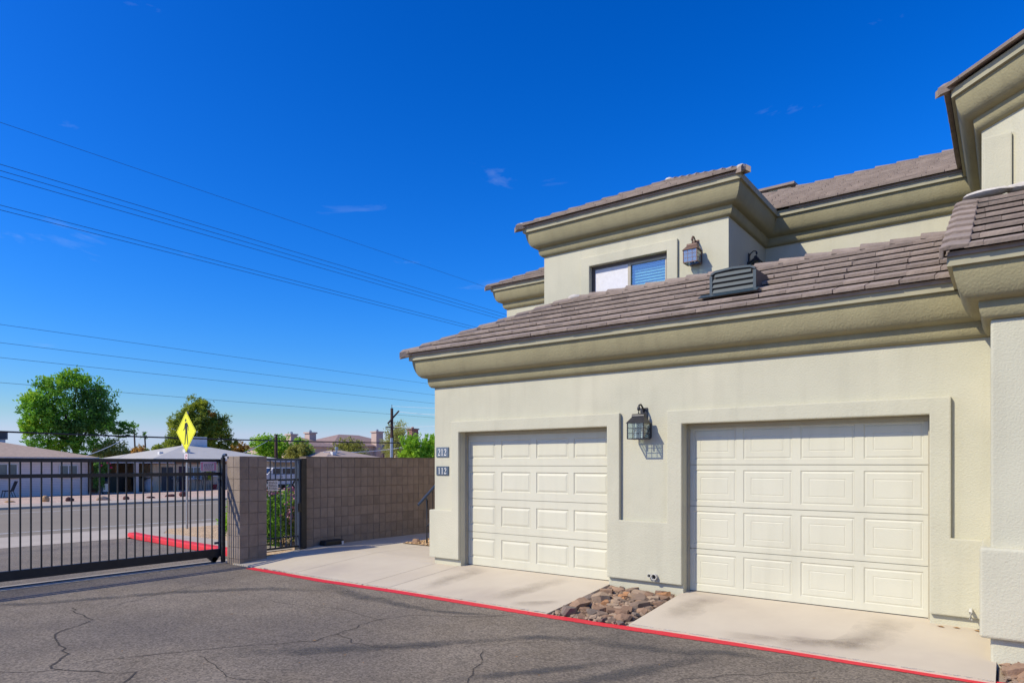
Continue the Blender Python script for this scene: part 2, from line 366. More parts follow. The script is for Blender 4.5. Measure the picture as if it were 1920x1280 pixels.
def roof_tiles(O, U, V, poly, parent, expo=.32, w=.30, joined=None, rows_from=0):
    """lays staggered slabs over the convex uv polygon of a roof plane"""
    O, U, V = Vector(O), Vector(U).normalized(), Vector(V).normalized(); N = U.cross(V).normalized()
    vmax = max(p[1] for p in poly); umin = min(p[0] for p in poly); umax = max(p[0] for p in poly)
    L = expo + .07; tilt = .052 / expo
    V2 = (V - N*tilt).normalized(); N2 = U.cross(V2).normalized(); cnt = 0
    org = ORG.get(parent, Vector()) if parent is not None else Vector()
    r = 0
    while r*expo < vmax - .05:
        off = umin - random.uniform(.05, w-.05) if r % 2 else umin - w*.5 + random.uniform(-.06, .06)
        u = off
        while u < umax:
            wi = w * random.choice((1, 1, 1, .98, 1.02)); rect = [(u, r*expo), (u+wi, r*expo), (u+wi, r*expo+L), (u, r*expo+L)]
            cl = rect
            for a, b in zip(poly, poly[1:]+poly[:1]):
                if not cl: break
                cl = clip(cl, a, b)
            full = cl and area(cl) > .985*area(rect); topcut = False
            if cl and not full and area(cl) > .006:
                pass
            dn = random.uniform(-.001, .002); dv = random.uniform(-.004, .004); sk = random.uniform(-.003, .003)
            base = O + U*u + V*(r*expo+dv) + N*(tilt*expo+.012+dn)
            M4 = Matrix.Identity(4)
            Us = (U + V2*sk).normalized(); Vs = N2.cross(Us)
            for i in range(3): M4[i][0] = Us[i]; M4[i][1] = Vs[i]; M4[i][2] = N2[i]; M4[i][3] = base[i]
            if full:
                me = tile_mesh(w, L, random.randrange(5)); cnt += 1
                if joined is None:
                    o = bpy.data.objects.new('tile', me); link(o, parent); M5 = M4.copy(); M5.translation = base - org; o.matrix_basis = M5
                else:
                    joined.add([M4 @ v.co for v in me.vertices], [tuple(p.vertices) for p in me.polygons])
            elif cl and area(cl) > .006:
                q = [(p[0]-u, p[1]-r*expo) for p in cl]; n = len(q); t = .036; cnt += 1
                vs = [M4 @ Vector((a, b, 0)) for a, b in q] + [M4 @ Vector((a, b, t)) for a, b in q]
                fs = [tuple(range(n))[::-1], tuple(range(n, 2*n))] + [(i, (i+1) % n, (i+1) % n+n, i+n) for i in range(n)]
                if joined is None: MB().add(vs, fs).build('tile', tile_m, parent, fix=False)
                else: joined.add(vs, fs)
            u += wi
        r += 1
    return cnt
def ridge_caps(a, b, n1, n2, parent, joined=None, length=.40, w=.125, m=None, lift=.055):
    """overlapping angled trim tiles along a hip or ridge from low end a to high end b; n1, n2: downslope directions of the two sides"""
    a, b = Vector(a), Vector(b); d = (b-a); L = d.length; d.normalize(); n = max(1, int(L/(length*.82))); n1 = Vector(n1).normalized(); n2 = Vector(n2).normalized()
    up = Vector((0, 0, 1))
    for i in range(n):
        s = L*i/n; e = min(L+.03, s+length)
        q = []
        jit = random.uniform(-.006, .006)
        for t, h in ((s, lift+.035+jit), (e, lift)):
            p = a + d*t + up*h
            q.append([p + n1*w, p + n1*w*.35 + up*.02, p + n2*w*.35 + up*.02, p + n2*w])
        th = up*-.085; vs = []
        for Q in q: vs += [Vector(x) for x in Q] + [Vector(x)+th for x in Q]
        fs = []
        for k in range(3): fs += [(k, k+1, 8+k+1, 8+k), (4+k+1, 4+k, 12+k, 12+k+1)]
        fs += [(0, 8, 12, 4), (3, 7, 15, 11)]
        for k in range(3): fs += [(k, 4+k, 5+k, k+1), (8+k, 9+k, 13+k, 12+k)]
        if joined is None: MB().add(vs, fs).build('ridge_tile', m or tile_m, parent)
        else: joined.add(vs, fs)
def blob(c, r, seed=0, sub=2, rough=.25):
    bm = bmesh.new(); bmesh.ops.create_icosphere(bm, subdivisions=sub, radius=1); rr = random.Random(seed); b = MB()
    ph = [(Vector((rr.gauss(0,1), rr.gauss(0,1), rr.gauss(0,1))).normalized(), rr.uniform(-rough, rough)) for _ in range(9)]
    for v in bm.verts:
        k = 1 + sum(a * max(0, v.co.dot(p))**3 for p, a in ph) + rr.uniform(-.04, .04)
        b.v.append((c[0]+v.co.x*r[0]*k, c[1]+v.co.y*r[1]*k, c[2]+v.co.z*r[2]*k))
    b.f = [tuple(v.index for v in f.verts) for f in bm.faces]; bm.free(); return b
def rock_mb(c, r, seed, rz=0., tilt=0.):
    """angular broken stone: a box cut by random planes"""
    rr = random.Random(seed); bm = bmesh.new(); bmesh.ops.create_cube(bm, size=2)
    for _ in range(7):
        nrm = Vector((rr.gauss(0,1), rr.gauss(0,1), rr.gauss(0,.8))).normalized()
        g = bmesh.ops.bisect_plane(bm, geom=bm.verts[:]+bm.edges[:]+bm.faces[:], plane_co=nrm*rr.uniform(.72, 1.0), plane_no=nrm, clear_outer=True)
        ed = [e for e in g['geom_cut'] if isinstance(e, bmesh.types.BMEdge)]
        if ed: bmesh.ops.contextual_create(bm, geom=ed)
    M = Matrix.Translation(c) @ Matrix.Rotation(rz, 4, 'Z') @ Matrix.Rotation(tilt, 4, 'X') @ Matrix.Diagonal((*r, 1))
    bm.verts.index_update(); b = MB(); b.v = [tuple(M @ v.co) for v in bm.verts]; b.f = [tuple(v.index for v in f.verts) for f in bm.faces]; bm.free()
    return b

def gz(x):
    P = [(-400, -.42), (-22.3, -.42), (-18, -.30), (-12, -.15), (400, -.15)]
    for (a, za), (b, zb) in zip(P, P[1:]):
        if x <= b: return za + (zb-za)*(x-a)/(b-a)
    return -.15
# ------------------------------------------------------------------ the ground
xs = [-900, -22.3, -18, -12, 900]
sheet('ground', [[(a, -900, gz(a)-.07), (b, -900, gz(b)-.07), (b, 900, gz(b)-.07), (a, 900, gz(a)-.07)] for a, b in zip(xs, xs[1:])], soil)
edge = [(-11.2, 6.46), (-10.4, 6.46), (-8.4, 6.42), (-6.7, 6.50), (-4.34, 6.50), (-3.3, 6.54), (-2.0, 6.62), (0, 6.66), (9, 6.7)]
lot = sheet('asphalt_lot', [[(a[0], -14, -.15), (b[0], -14, -.15), (b[0], b[1], -.15), (a[0], a[1], -.15)] for a, b in zip(edge, edge[1:])], asphalt)
sheet('driveway', [[(-12, -14, -.15), (-11.6, -14, -.15), (-11.6, 6.9, -.15), (-12, 6.98, -.15)],
                   [(-18, -14, -.30), (-12, -14, -.15), (-12, 6.98, -.15), (-18, 7.86, -.30)],
                   [(-18.75, -14, -.321), (-18, -14, -.30), (-18, 7.86, -.30), (-18.4, 7.9, -.311)]], asphalt)
trk = sheet('gate_track', [[(-11.6, -14, -.142), (-11.2, -14, -.142), (-11.2, 6.52, -.142), (-11.6, 6.9, -.142)]], concrete_tan, .1)
MB().box((-11.425, -14, -.142), (-11.385, 6.4, -.128)).build('track_rail', iron, trk)
sheet('street', [[(-36, -300, -.425), (-22.3, -300, -.425), (-22.3, 300, -.425), (-36, 300, -.425)]], street_m)
for nm, x in (('road_line', -23.65), ('road_line', -33.2), ('road_line', -28.6)):
    if x == -28.6: continue
    sheet(nm, [[(x-.06, -200, -.421), (x+.06, -200, -.421), (x+.06, 200, -.421), (x-.06, 200, -.421)]], white_line)
sheet('sidewalk', [[(-22.3, -80, -.415), (-18.0, -80, -.296), (-18.0, -14.0, -.296), (-22.3, -14.0, -.415)],
                   [(-22.3, -14, -.412), (-18.72, -14, -.316), (-18.37, 7.9, -.305), (-19.0, 8.35, -.322), (-18.75, 9.0, -.314), (-20.6, 10.05, -.368), (-22.3, 10.05, -.412)],
                   [(-22.3, 10.05, -.412), (-20.6, 10.05, -.368), (-20.5, 90, -.368), (-22.3, 90, -.412)],
                   [(-18.0, 8.1, -.27), (-12.0, 7.2, -.12), (-11.75, 7.2, -.115), (-11.75, 8.3, -.115), (-18.75, 9.0, -.285), (-19.0, 8.35, -.295)]], concrete_far)
sheet('gravel_bed', [[(-18.75, 9.0, -.33), (-11.75, 8.3, -.14), (-11.25, 8.3, -.13), (-11.25, 30, -.13), (-20.5, 30, -.36), (-20.6, 10.05, -.36)],
                     [(-11.75, 7.15, -.13), (-11.22, 7.06, -.10), (-11.22, 8.3, -.10), (-11.75, 8.3, -.13)]], gravel_tan)
sheet('far_sidewalk', [[(-38, -300, -.30), (-36, -300, -.32), (-36, 300, -.32), (-38, 300, -.30)]], concrete_far, .15)
sheet('gravel_yard', [[(-120, -300, -.36), (-38, -300, -.34), (-38, 300, -.34), (-120, 300, -.36)]], gravel_pink)
# red painted kerb beside the driveway
kb = sweep([(-18.9, 8.15), (-17.9, 7.93), (-12.1, 7.05)], [(0, -.02), (.0, .095), (-.04, .11), (-.22, .11), (-.22, -.02)])
kb.v = [(x, y, z + gz(x)) for x, y, z in kb.v]
kb.build('red_kerb', kerb_red, None, .015, kind='structure')

# concrete walk and the two garage aprons
def az(y): return -.14 + .08*(min(y, 8.25) - 6.5)
def slab(name, x0, x1, y0, y1, parent, gap=.006):
    b = MB(); ys = [y0+gap, min(max(8.25, y0+gap), y1-gap), y1-gap] if y0 < 8.25 < y1 else [y0+gap, y1-gap]
    top = [(x0+gap, y, az(y)) for y in ys] + [(x1-gap, y, az(y)) for y in ys[::-1]]
    n = len(top)
    for i in range(len(ys)-1):
        q = [(x0+gap, ys[i], az(ys[i])), (x1-gap, ys[i], az(ys[i])), (x1-gap, ys[i+1], az(ys[i+1])), (x0+gap, ys[i+1], az(ys[i+1]))]
        b.add(q, [(0, 1, 2, 3)])
    for y, fl in ((ys[0], 0), (ys[-1], 1)):
        b.add([(x0+gap, y, az(y)), (x1-gap, y, az(y)), (x1-gap, y, az(y)-.12), (x0+gap, y, az(y)-.12)], [(0, 3, 2, 1)])
    for x in (x0+gap, x1-gap):
        for i in range(len(ys)-1):
            b.add([(x, ys[i], az(ys[i])), (x, ys[i+1], az(ys[i+1])), (x, ys[i+1], az(ys[i+1])-.12), (x, ys[i], az(ys[i])-.12)], [(0, 1, 2, 3)])
    return b.build(name, concrete, parent)
walk = root('walkway', (-9, 7.5, -.1), kind='structure')
MB().add([(-10.95, 6.53, -.20), (-7.05, 6.53, -.20), (-7.05, 9.5, -.05), (-10.95, 13, -.05)], [(0, 1, 2, 3)]).build('joint_bed', cmu_joint, walk)
for (x0, x1, y0, y1) in [(-11.0, -9.25, 6.5, 8.12), (-9.25, -7.56, 6.47, 8.14), (-11.0, -9.25, 8.12, 9.55), (-9.25, -7.56, 8.14, 9.55), (-11.0, -9.9, 9.55, 11.3), (-11.0, -9.9, 11.3, 13.5)]:
    slab('slab', x0, x1, y0, y1, walk, .005)
slab('slab', -7.56, -7.06, 6.49, 8.06, walk, .005)
ap1 = root('apron', (-5.7, 7.3, -.1), kind='structure'); ap2 = root('apron', (-1.7, 7.3, -.1), kind='structure')
slab('slab', -7.06, -4.34, 6.50, 8.42, ap1); slab('slab', -3.33, -.08, 6.585, 8.42, ap2)
zc = lambda d: (lambda p: az(p[1]) + d)
for i, (pts, w) in enumerate([([(-6.55, 6.62), (-6.6, 8.1)], .42), ([(-5.35, 6.62), (-5.05, 8.1)], .40), ([(-5.0, 6.66), (-4.45, 7.0)], .35)]):
    strip_uv('tyre_stain', pts, w, zc(.004 + .001*i), stain, ap1)
for i, (pts, w) in enumerate([([(-3.0, 6.95), (-2.95, 8.1)], .45), ([(-1.25, 6.75), (-1.05, 7.4), (-1.0, 8.1)], .50), ([(-2.4, 6.8), (-1.6, 6.82), (-1.05, 7.2)], .40), ([(-1.9, 6.9), (-1.0, 7.0)], .3)]):
    strip_uv('tyre_stain', pts, w, zc(.004 + .001*i), stain, ap2)
# red no-parking stripe along the asphalt edge
strip_uv('red_stripe', [(-10.3, 6.40), (-8.4, 6.355), (-6.7, 6.43), (-4.34, 6.435), (-3.3, 6.475), (-2.0, 6.55), (0, 6.59), (4, 6.62)], .165, -.145, red_paint, lot, jit=.006)
lip = worn('concrete_lip', (.62, .58, .51), (.46, .56), 16, .9, edge=False)
for pts in ([(-10.2, 6.488), (-8.4, 6.492), (-7.1, 6.505)], [(-7.03, 6.522), (-4.36, 6.522)], [(-3.31, 6.605), (-.1, 6.605)]):
    strip_uv('slab_lip', pts, .03, -.1285, lip, lot, jit=.002)
# cracks and sealer bands on the lot (patching, each with its own course)
for pts, w in [([(-5.9, 3.3), (-5.0, 4.2), (-4.2, 5.15), (-3.85, 5.6), (-3.55, 5.75), (-3.2, 6.0), (-3.35, 6.4)], [.34, .30, .34, .30, .22, .2, .2]),
               ([(-3.55, 5.75), (-3.0, 5.8), (-2.55, 5.95), (-2.1, 6.2), (-1.6, 6.25)], [.22, .3, .34, .25, .1]),
               ([(-3.1, 4.1), (-2.7, 4.8), (-2.35, 5.6), (-2.2, 6.1)], [.25, .25, .28, .3]),
               ([(-3.7, 4.0), (-3.2, 4.7), (-2.75, 5.4)], [.22, .2, .18]),
               ([(-10.9, 1.9), (-9.8, 3.2), (-9.2, 4.6), (-8.4, 5.5), (-7.2, 6.1)], [.35, .25, .3, .3, .2]),
               ([(-8.2, 6.2), (-6.8, 5.9), (-5.6, 5.85), (-4.6, 6.15), (-4.3, 6.3)], [.3, .4, .25, .15, .12])]:
    strip_uv('sealer_band', pts, w, -.1462, seal, lot, jit=.02)
for pts, w in [([(-9.2, 3.3), (-8.3, 3.2), (-7.9, 2.7), (-7.0, 2.5), (-6.6, 2.2), (-5.9, 2.6), (-5.5, 2.2)], .028),
               ([(-6.6, 2.45), (-6.3, 3.0), (-6.0, 3.6), (-5.55, 4.15), (-5.6, 4.6), (-5.75, 5.1), (-5.6, 5.5), (-4.9, 5.95), (-4.6, 6.3)], .02),
               ([(-5.6, 4.5), (-5.2, 4.35), (-4.8, 4.4), (-4.45, 4.75)], .018),
               ([(-7.6, 5.0), (-6.6, 5.25), (-5.7, 5.15)], .015),
               ([(-7.4, 1.6), (-6.9, 1.9), (-6.45, 2.3)], .02),
               ([(-3.95, 4.9), (-3.6, 4.3), (-3.2, 3.7)], .018), ([(-4.2, 4.9), (-3.7, 5.5)], .014),
               ([(-2.2, 5.1), (-1.8, 5.6), (-1.3, 6.1)], .014), ([(-8.9, 3.6), (-9.4, 4.9), (-9.6, 5.7)], .02),
               ([(-6.0, 3.2), (-5.2, 3.0), (-4.6, 3.2)], .014)]:
    strip_uv('crack', pts, w*.7, -.1455, crack, lot, jit=.035)

# ------------------------------------------------------------------ the townhouse
bld = root('townhouse', (-3.8, 8.05, 0), 'two storey beige stucco townhouse with grey tile roofs and two cream garage doors', 'building')
WT = 2.86; UT = 5.565
# ground floor facade with two door openings
X = [-7.59, -7.02, -4.36, -3.30, -.65, -.12]; Z = [-.35, 2.12, WT]
plate(X, Z, lambda i, j: j == 1 or i in (0, 2, 4), 8.05, 8.40).build('wall', stucco, bld, .008)
# raised surrounds and plinth
X = [-7.655, -7.18, -7.02, -4.36, -4.17, -3.50, -3.30, -.65, -.466, -.128]; Z = [.09, .868, 2.12, 2.295]
def fs(i, j):
    if j == 0: return i not in (2, 6)
    if j == 1: return i in (1, 3, 5, 7)
    return i in (1, 2, 3, 5, 6, 7)
plate(X, Z, fs, 7.99, 8.049).build('door_surround', stucco, bld, .014)
MB().box((-7.655, 8.052, .09), (-7.592, 13.4, .868)).build('plinth', stucco, bld, .012)
MB().box((-7.59, 8.402, -.35), (-7.34, 13.59, WT)).build('side_wall', stucco, bld)
MB().box((-7.30, 8.62, -.35), (-.3, 9.4, 2.8)).build('garage_light_block', stucco, bld)  # unseen solid box added behind the doors to block light
# projecting bay on the right
MB().box((-.128, 7.10, -.35), (4.5, 8.4, WT)).build('bay_wall', stucco, bld, .02)
MB().box((-.205, 7.025, .115), (4.5, 8.0, .895)).build('bay_plinth', stucco, bld, .035, seg=4)
MB().prism([(-.127, 7.2, WT+.01), (-.127, 9.3, WT+.01), (-.127, 9.3, 4.55), (-.127, 7.2, 3.50)], (4.6, 0, 0)).build('bay_gable', stucco, bld)
# cornices
prof0 = [(0, 0), (.035, .006), (.060, .03), (.074, .07), (.080, .115), (.080, .150), (.092, .153), (.148, .166), (.188, .200), (.217, .255), (.238, .318), (.252, .380), (.258, .440),
         (.296, .441), (.296, .540), (-.1, .540), (-.1, 0)]
def cornice(path, z0, name='cornice'):
    p = [(o, z+z0) for o, z in prof0]
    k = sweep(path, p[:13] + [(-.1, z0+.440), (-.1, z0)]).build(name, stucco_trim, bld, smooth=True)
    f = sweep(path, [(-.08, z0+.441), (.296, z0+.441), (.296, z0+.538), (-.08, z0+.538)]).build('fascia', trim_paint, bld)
cornice([(-7.592, 13.4), (-7.592, 8.048), (-.13, 8.048)], WT)
cornice([(-.13, 8.6), (-.13, 7.098), (4.5, 7.098)], WT)
up = [(-10.3, 20), (-10.3, 13.6), (-7.13, 13.6), (-7.13, 10.598), (-3.588, 10.598), (-3.588, 12.6), (-.26, 12.6), (-.26, 9.7), (1.2, 8.24), (4.5, 8.24)]
cornice(up, UT)
def wallsweep(path, z0, z1, name='upper_wall'):
    return sweep(path, [(0, z0), (0, z1), (-.2, z1), (-.2, z0)]).build(name, stucco, bld)
wallsweep([(-10.3, 20), (-10.3, 13.6), (-7.33, 13.6)], -.35, UT)
wallsweep([(-7.13, 13.58), (-7.13, 10.801)], 3.2, UT)
wallsweep([(-3.588, 10.801), (-3.588, 12.6), (-.26, 12.6), (-.26, 9.7), (1.2, 8.24), (4.5, 8.24)], 3.2, UT)
# window wall of the upper bay
X = [-7.13, -6.12, -4.62, -3.588]; Z = [3.2, 4.30, 5.205, UT]
plate(X, Z, lambda i, j: not (i == 1 and j == 1), 10.60, 10.80).build('upper_wall', stucco, bld)
X = [-6.30, -6.12, -4.62, -4.432]; Z = [4.1, 4.30, 5.205, 5.375]
plate(X, Z, lambda i, j: not (i == 1 and j == 1), 10.555, 10.599).build('window_surround', stucco, bld, .012)
MB().box((-7.0, 11.6, 3.3), (-3.8, 11.7, UT)).build('room_back', stucco, bld)
# turret window surround on the 45 degree face
u45 = Vector((.7071, -.7071, 0)); n45 = Vector((-.7071, -.7071, 0)); c45 = Vector((-.26, 9.7, 0))
def t45(a, z, o): return c45 + u45*a + n45*o + Vector((0, 0, z))
MB().box((-.238, 9.36, 3.5), (.028, 9.80, 5.35)).build('pilaster', stucco, bld, .015)
# roofs: decks, slabs, trims
SL = Vector((0, .8944, .4472))
roofA = MB(); ya, za = 7.700, 3.356
roofA.prism([(-7.88, ya+.065, za+.030), (-.14, ya+.065, za+.030), (-.14, 9.705, za+1.0), (-5.92, 9.705, za+1.0)], (0, .01, -.03))
roofA.prism([(-7.88, ya+.065, za+.030), (-5.92, 9.705, za+1.0), (-5.92, 12.6, za+1.0), (-7.88, 13.4, za+.028)], (.01, 0, -.03))
roofA.box((-5.9, 9.73, 4.2), (-.15, 12.55, 4.34)); roofA.box((-7.1, 10.0, 3.9), (-5.88, 10.55, 4.30))
rA = roofA.build('roof', deck_m, bld)
polyA = [(0, 0), (7.80, 0), (7.80, 2.236), (2.0, 2.236)]
MB().box((-7.86, ya+.025, za+.02), (-.14, ya+.05, za+.060)).build('starter_strip', tile_m, rA)
nA = roof_tiles((-7.935, ya, za), (1, 0, 0), SL, polyA, rA)
hipA = ((-7.935, ya, za+.02), (-5.935, 9.705, za+1.02))
ridge_caps(*hipA, (-1, 0, -.5), (0, -1, -.5), rA, lift=.06)
ridge_caps((-5.935, 9.705, za+1.03), (-.2, 9.705, za+1.03), (0, -1, -.5), (0, 1, -.35), rA, lift=.045, w=.10)
blob((-7.90, ya+.035, za+.075), (.085, .075, .055), 3).build('mortar_cap', mortar, rA, smooth=True)
blob((-5.90, 9.70, za+1.07), (.13, .10, .055), 4).build('mortar_cap', mortar, rA, smooth=True)
# bay roof
yb = 6.750
roofB = MB(); roofB.prism([(-.42, yb+.06, za+.03), (4.6, yb+.06, za+.03), (4.6, 9.2, za+1.2225), (-.42, 9.2, za+1.2225)], (0, .01, -.03))
rB = roofB.build('roof', deck_m, bld)
MB().box((-.42, yb+.025, za+.02), (4.0, yb+.05, za+.060)).build('starter_strip', tile_m, rB)
nB = roof_tiles((-.30, yb, za), (1, 0, 0), SL, [(0, 0), (3.3, 0), (3.3, 2.45), (0, 2.45)], rB)
for i in range(8):
    v = i*.305; p = Vector((-.47, yb-.01, za+.03)) + SL*v; q = Vector((-.47, yb-.01, za+.03)) + SL*(v+.37); N = Vector((0, -.4472, .8944))
    b = MB(); A = [];
    for pt, h in ((p, .065), (q, .03)):
        A += [pt + N*(h-.10) + Vector((-.012, 0, 0)), pt + N*h + Vector((-.005, 0, 0)), pt + N*(h+.014) + Vector((.06, 0, 0)), pt + N*(h+.005) + Vector((.205, 0, 0)), pt + N*(h-.03) + Vector((.205, 0, 0)), pt + N*(h-.03) + Vector((.025, 0, 0)), pt + N*(h-.10) + Vector((.02, 0, 0))]
    fs_ = [(k, (k+1) % 7, (k+1) % 7+7, k+7) for k in range(7)] + [tuple(range(7))[::-1], tuple(range(7, 14))]
    b.add(A, fs_).build('rake_tile', tile_m, rB, .008)
blob((-.22, 9.12, za+1.26), (.22, .12, .05), 8).build('mortar_cap', mortar, rB, smooth=True)
blob((.15, 9.16, za+1.28), (.22, .12, .05), 9).build('mortar_cap', mortar, rB, smooth=True)
# upper roofs: slabs too small to pick apart, joined
ze = UT + .496; far = MB(); dk = MB()
dk.prism([(-7.42, 10.315, ze+.03), (-3.30, 10.315, ze+.03), (-5.36, 12.375, ze+1.05)], (0, .02, -.03))
dk.prism([(-7.42, 10.315, ze+.03), (-5.36, 12.375, ze+1.05), (-5.36, 15, ze+1.05), (-7.42, 15, ze)], (.02, 0, -.03))
dk.prism([(-3.30, 10.315, ze+.03), (-3.30, 12.3, ze), (-3.30, 15, ze+.0), (-5.36, 15, ze+1.05), (-5.36, 12.375, ze+1.05)], (-.02, 0, -.03))
dk.prism([(-4.6, 12.315, ze+.03), (.1, 12.315, ze+.03), (.1, 14.9, ze+1.3125), (-4.6, 14.9, ze+1.3125)], (0, .02, -.03))
dk.prism([(-10.59, 13.315, ze+.03), (-6.9, 13.315, ze+.03), (-6.9, 15.2, ze+.9625), (-8.70, 15.2, ze+.9625)], (0, .02, -.03))
dk.prism([(-10.59, 13.315, ze+.03), (-8.70, 15.2, ze+.9625), (-8.70, 20, ze+.9625), (-10.59, 20, ze)], (.02, 0, -.03))
O45 = Vector((-.26-.345, 9.7-.143, ze)); V45 = Vector((.7071*.8944, .7071*.8944, .4472))
a0, b0 = O45 + V45*.06, O45 + u45*2.05 + V45*.06
dk.prism([a0, b0, b0 + V45*1.6 + u45*-.6, a0 + V45*1.6 + u45*.6], (0, 0, -.06))
dk.prism([a0, a0 + V45*1.6 + u45*.6, a0 + V45*1.6 + u45*.6 + Vector((0, 2.3, 0)), a0 + Vector((0, 3.0, 0))], (0, 0, -.06))
rU = dk.build('upper_roof', deck_m, bld)
roof_tiles((-7.475, 10.255, ze), (1, 0, 0), SL, [(0, 0), (4.23, 0), (2.115, 2.365)], None, joined=far)
roof_tiles((-4.8, 12.255, ze), (1, 0, 0), SL, [(0, 0), (4.8, 0), (4.8, 2.93), (0, 2.93)], None, joined=far, expo=.235)
roof_tiles((-10.645, 13.255, ze), (1, 0, 0), SL, [(0, 0), (3.6, 0), (3.6, 2.15), (1.92, 2.15)], None, joined=far)
roof_tiles(O45, u45, V45, [(0, 0), (2.05, 0), (1.45, 1.6), (.6, 1.6)], None, joined=far, w=.36)
ridge_caps((-7.475, 10.255, ze+.02), (-5.36, 12.37, ze+1.07), (-1, 0, -.5), (0, -1, -.5), None, joined=far)
ridge_caps((-3.245, 10.255, ze+.02), (-5.36, 12.37, ze+1.07), (1, 0, -.5), (0, -1, -.5), None, joined=far)
ridge_caps((-10.645, 13.255, ze+.02), (-8.72, 15.18, ze+.98), (-1, 0, -.5), (0, -1, -.5), None, joined=far)
ridge_caps((-4.7, 14.88, ze+1.33), (.1, 14.88, ze+1.33), (0, -1, -.5), (0, 1, -.5), None, joined=far, length=.42)
ridge_caps(O45 + Vector((0, 0, .02)), O45 + V45*1.6 + u45*.6 + Vector((0, 0, .02)), (-1, 0, -.5), n45 + Vector((0, 0, -.5)), None, joined=far)
# side eave slabs of the turret (seen edge on)
roof_tiles(O45 + Vector((0, 3.0, 0)), (0, -1, 0), (.8944, 0, .4472), [(0, 0), (3.0, 0), (2.4, 1.3), (0, 1.3)], None, joined=far)
for (x0_, x1_, y_) in ((-7.40, -3.32, 10.285), (-3.1, -.5, 12.285), (-10.55, -7.2, 13.285)): far.box((x0_, y_, ze+.02), (x1_, y_+.03, ze+.060))
far.build('upper_roof_tiles', tile_far, rU, kind='stuff')
for c, s in (((-7.44, 10.29, ze+.075), 1), ((-3.28, 10.29, ze+.075), 2), ((-5.36, 12.35, ze+1.12), 3), ((-10.61, 13.29, ze+.075), 5)):
    blob(c, (.085, .075, .055), s).build('mortar_cap', mortar, rU, smooth=True)
# ridge end structure behind the upper roof
MB().box((-4.20, 15.0, ze+1.0), (-3.75, 15.5, ze+1.50)).build('roof_curb', stucco, rU)
MB().prism([(-4.4, 14.9, ze+1.50), (-3.65, 14.9, ze+1.50), (-3.65, 15.6, ze+1.58), (-4.4, 15.6, ze+1.58)], (0, 0, .05)).build('curb_cap', tile_far, rU)

# garage doors
def garage_door(x0, x1, cols, rows, joints, style):
    d = MB().box((x0, 8.235, -.02), (x1, 8.27, 2.2)).build('garage_door', door_paint, bld)
    zz = [.0] + joints + [2.2]
    for k in range(4):
        xs_ = [x0] + [v for c in cols for v in c] + [x1]; zs_ = [zz[k]+.003, rows[k][0], rows[k][1], zz[k+1]-.003]
        plate(xs_, zs_, lambda i, j: not (j == 1 and i % 2 == 1), 8.21, 8.234).build('section', door_paint, d, .002, seg=1)
        for (ca, cb) in cols:
            b = MB(); za_, zb_ = rows[k]
            def ring(i, y): return [(ca+i, y, za_+i), (cb-i, y, za_+i), (cb-i, y, zb_-i), (ca+i, y, zb_-i)]
            lev = [(0, 8.2105), (.008, 8.2195), (.018, 8.220), (.046, 8.211)] if style == 1 else \
                  [(0, 8.2105), (.006, 8.2155), (.014, 8.216), (.026, 8.2115), (.088, 8.2115), (.092, 8.2145), (.097, 8.2145), (.104, 8.2120)]
            for i, y in lev: b.v += ring(i, y)
            for r in range(len(lev)-1):
                for q in range(4): b.f.append((4*r+q, 4*r+(q+1) % 4, 4*r+4+(q+1) % 4, 4*r+4+q))
            e = 4*(len(lev)-1); b.f.append((e, e+1, e+2, e+3))
            b.build('panel', door_paint, d)
    MB().box((x0, 8.205, -.02), (x1, 8.24, -.001)).build('weather_seal', deck_m, d)
    # stop moulding round the opening
    t = MB().box((x0-.02, 8.165, -.03), (x0+.035, 8.203, 2.115)); t.box((x1-.035, 8.165, -.03), (x1+.02, 8.203, 2.115)); t.box((x0-.02, 8.163, 2.07), (x1+.02, 8.203, 2.116))
    t.build('stop_moulding', jamb_paint, d)
garage_door(-7.03, -4.35, [(-6.985, -6.451), (-6.325, -5.775), (-5.665, -5.105), (-5.012, -4.455)], [(.125, .432), (.645, .95), (1.180, 1.487), (1.70, 1.985)], [.531, 1.061, 1.586], 1)
garage_door(-3.31, -.64, [(-3.225, -2.690), (-2.597, -2.036), (-1.938, -1.376), (-1.281, -.722)], [(.085, .475), (.605, 1.015), (1.145, 1.535), (1.672, 2.05)], [.54, 1.08, 1.604], 2)

# upstairs sliding window
wf = mat('window_frame', (.10, .075, .06), None, 5, .5); wtan = mat('sash_tan', (.42, .37, .28), None, 5, .5)
blind_m = mat('blind', (.70, .72, .66), None, 5, .6); screen_m = mat('solar_screen', (.74, .72, .72), (.68, .66, .66), 14, .9, .3, 300)
wglass = glass('window_glass', (.72, .88, .86), .01, .16)
w = MB().box((-6.12, 10.66, 4.30), (-6.07, 10.72, 5.205)); w.box((-4.67, 10.66, 4.30), (-4.62, 10.72, 5.205)); w.box((-6.07, 10.66, 5.16), (-4.67, 10.72, 5.205)); w.box((-6.07, 10.66, 4.30), (-4.67, 10.72, 4.34))
win = w.build('window', wf, bld)
MB().box((-6.065, 10.685, 4.345), (-5.40, 10.695, 5.155)).build('screen', screen_m, win)
b = MB().box((-5.40, 10.67, 4.342), (-5.345, 10.725, 5.158)); b.box((-5.345, 10.675, 5.12), (-4.672, 10.725, 5.158)); b.box((-4.70, 10.675, 4.342), (-4.672, 10.725, 5.119)); b.build('sash', wtan, win)
MB().box((-5.343, 10.70, 4.345), (-4.702, 10.706, 5.118)).build('pane', wglass, win)
for i in range(15):
    z = 5.09 - i*.05; MB().prism([(-5.35, 10.745, z-.034), (-4.69, 10.745, z-.034), (-4.69, 10.775, z+.014), (-5.35, 10.775, z+.014)], (0, .003, .001)).build('blind_slat', blind_m, win)

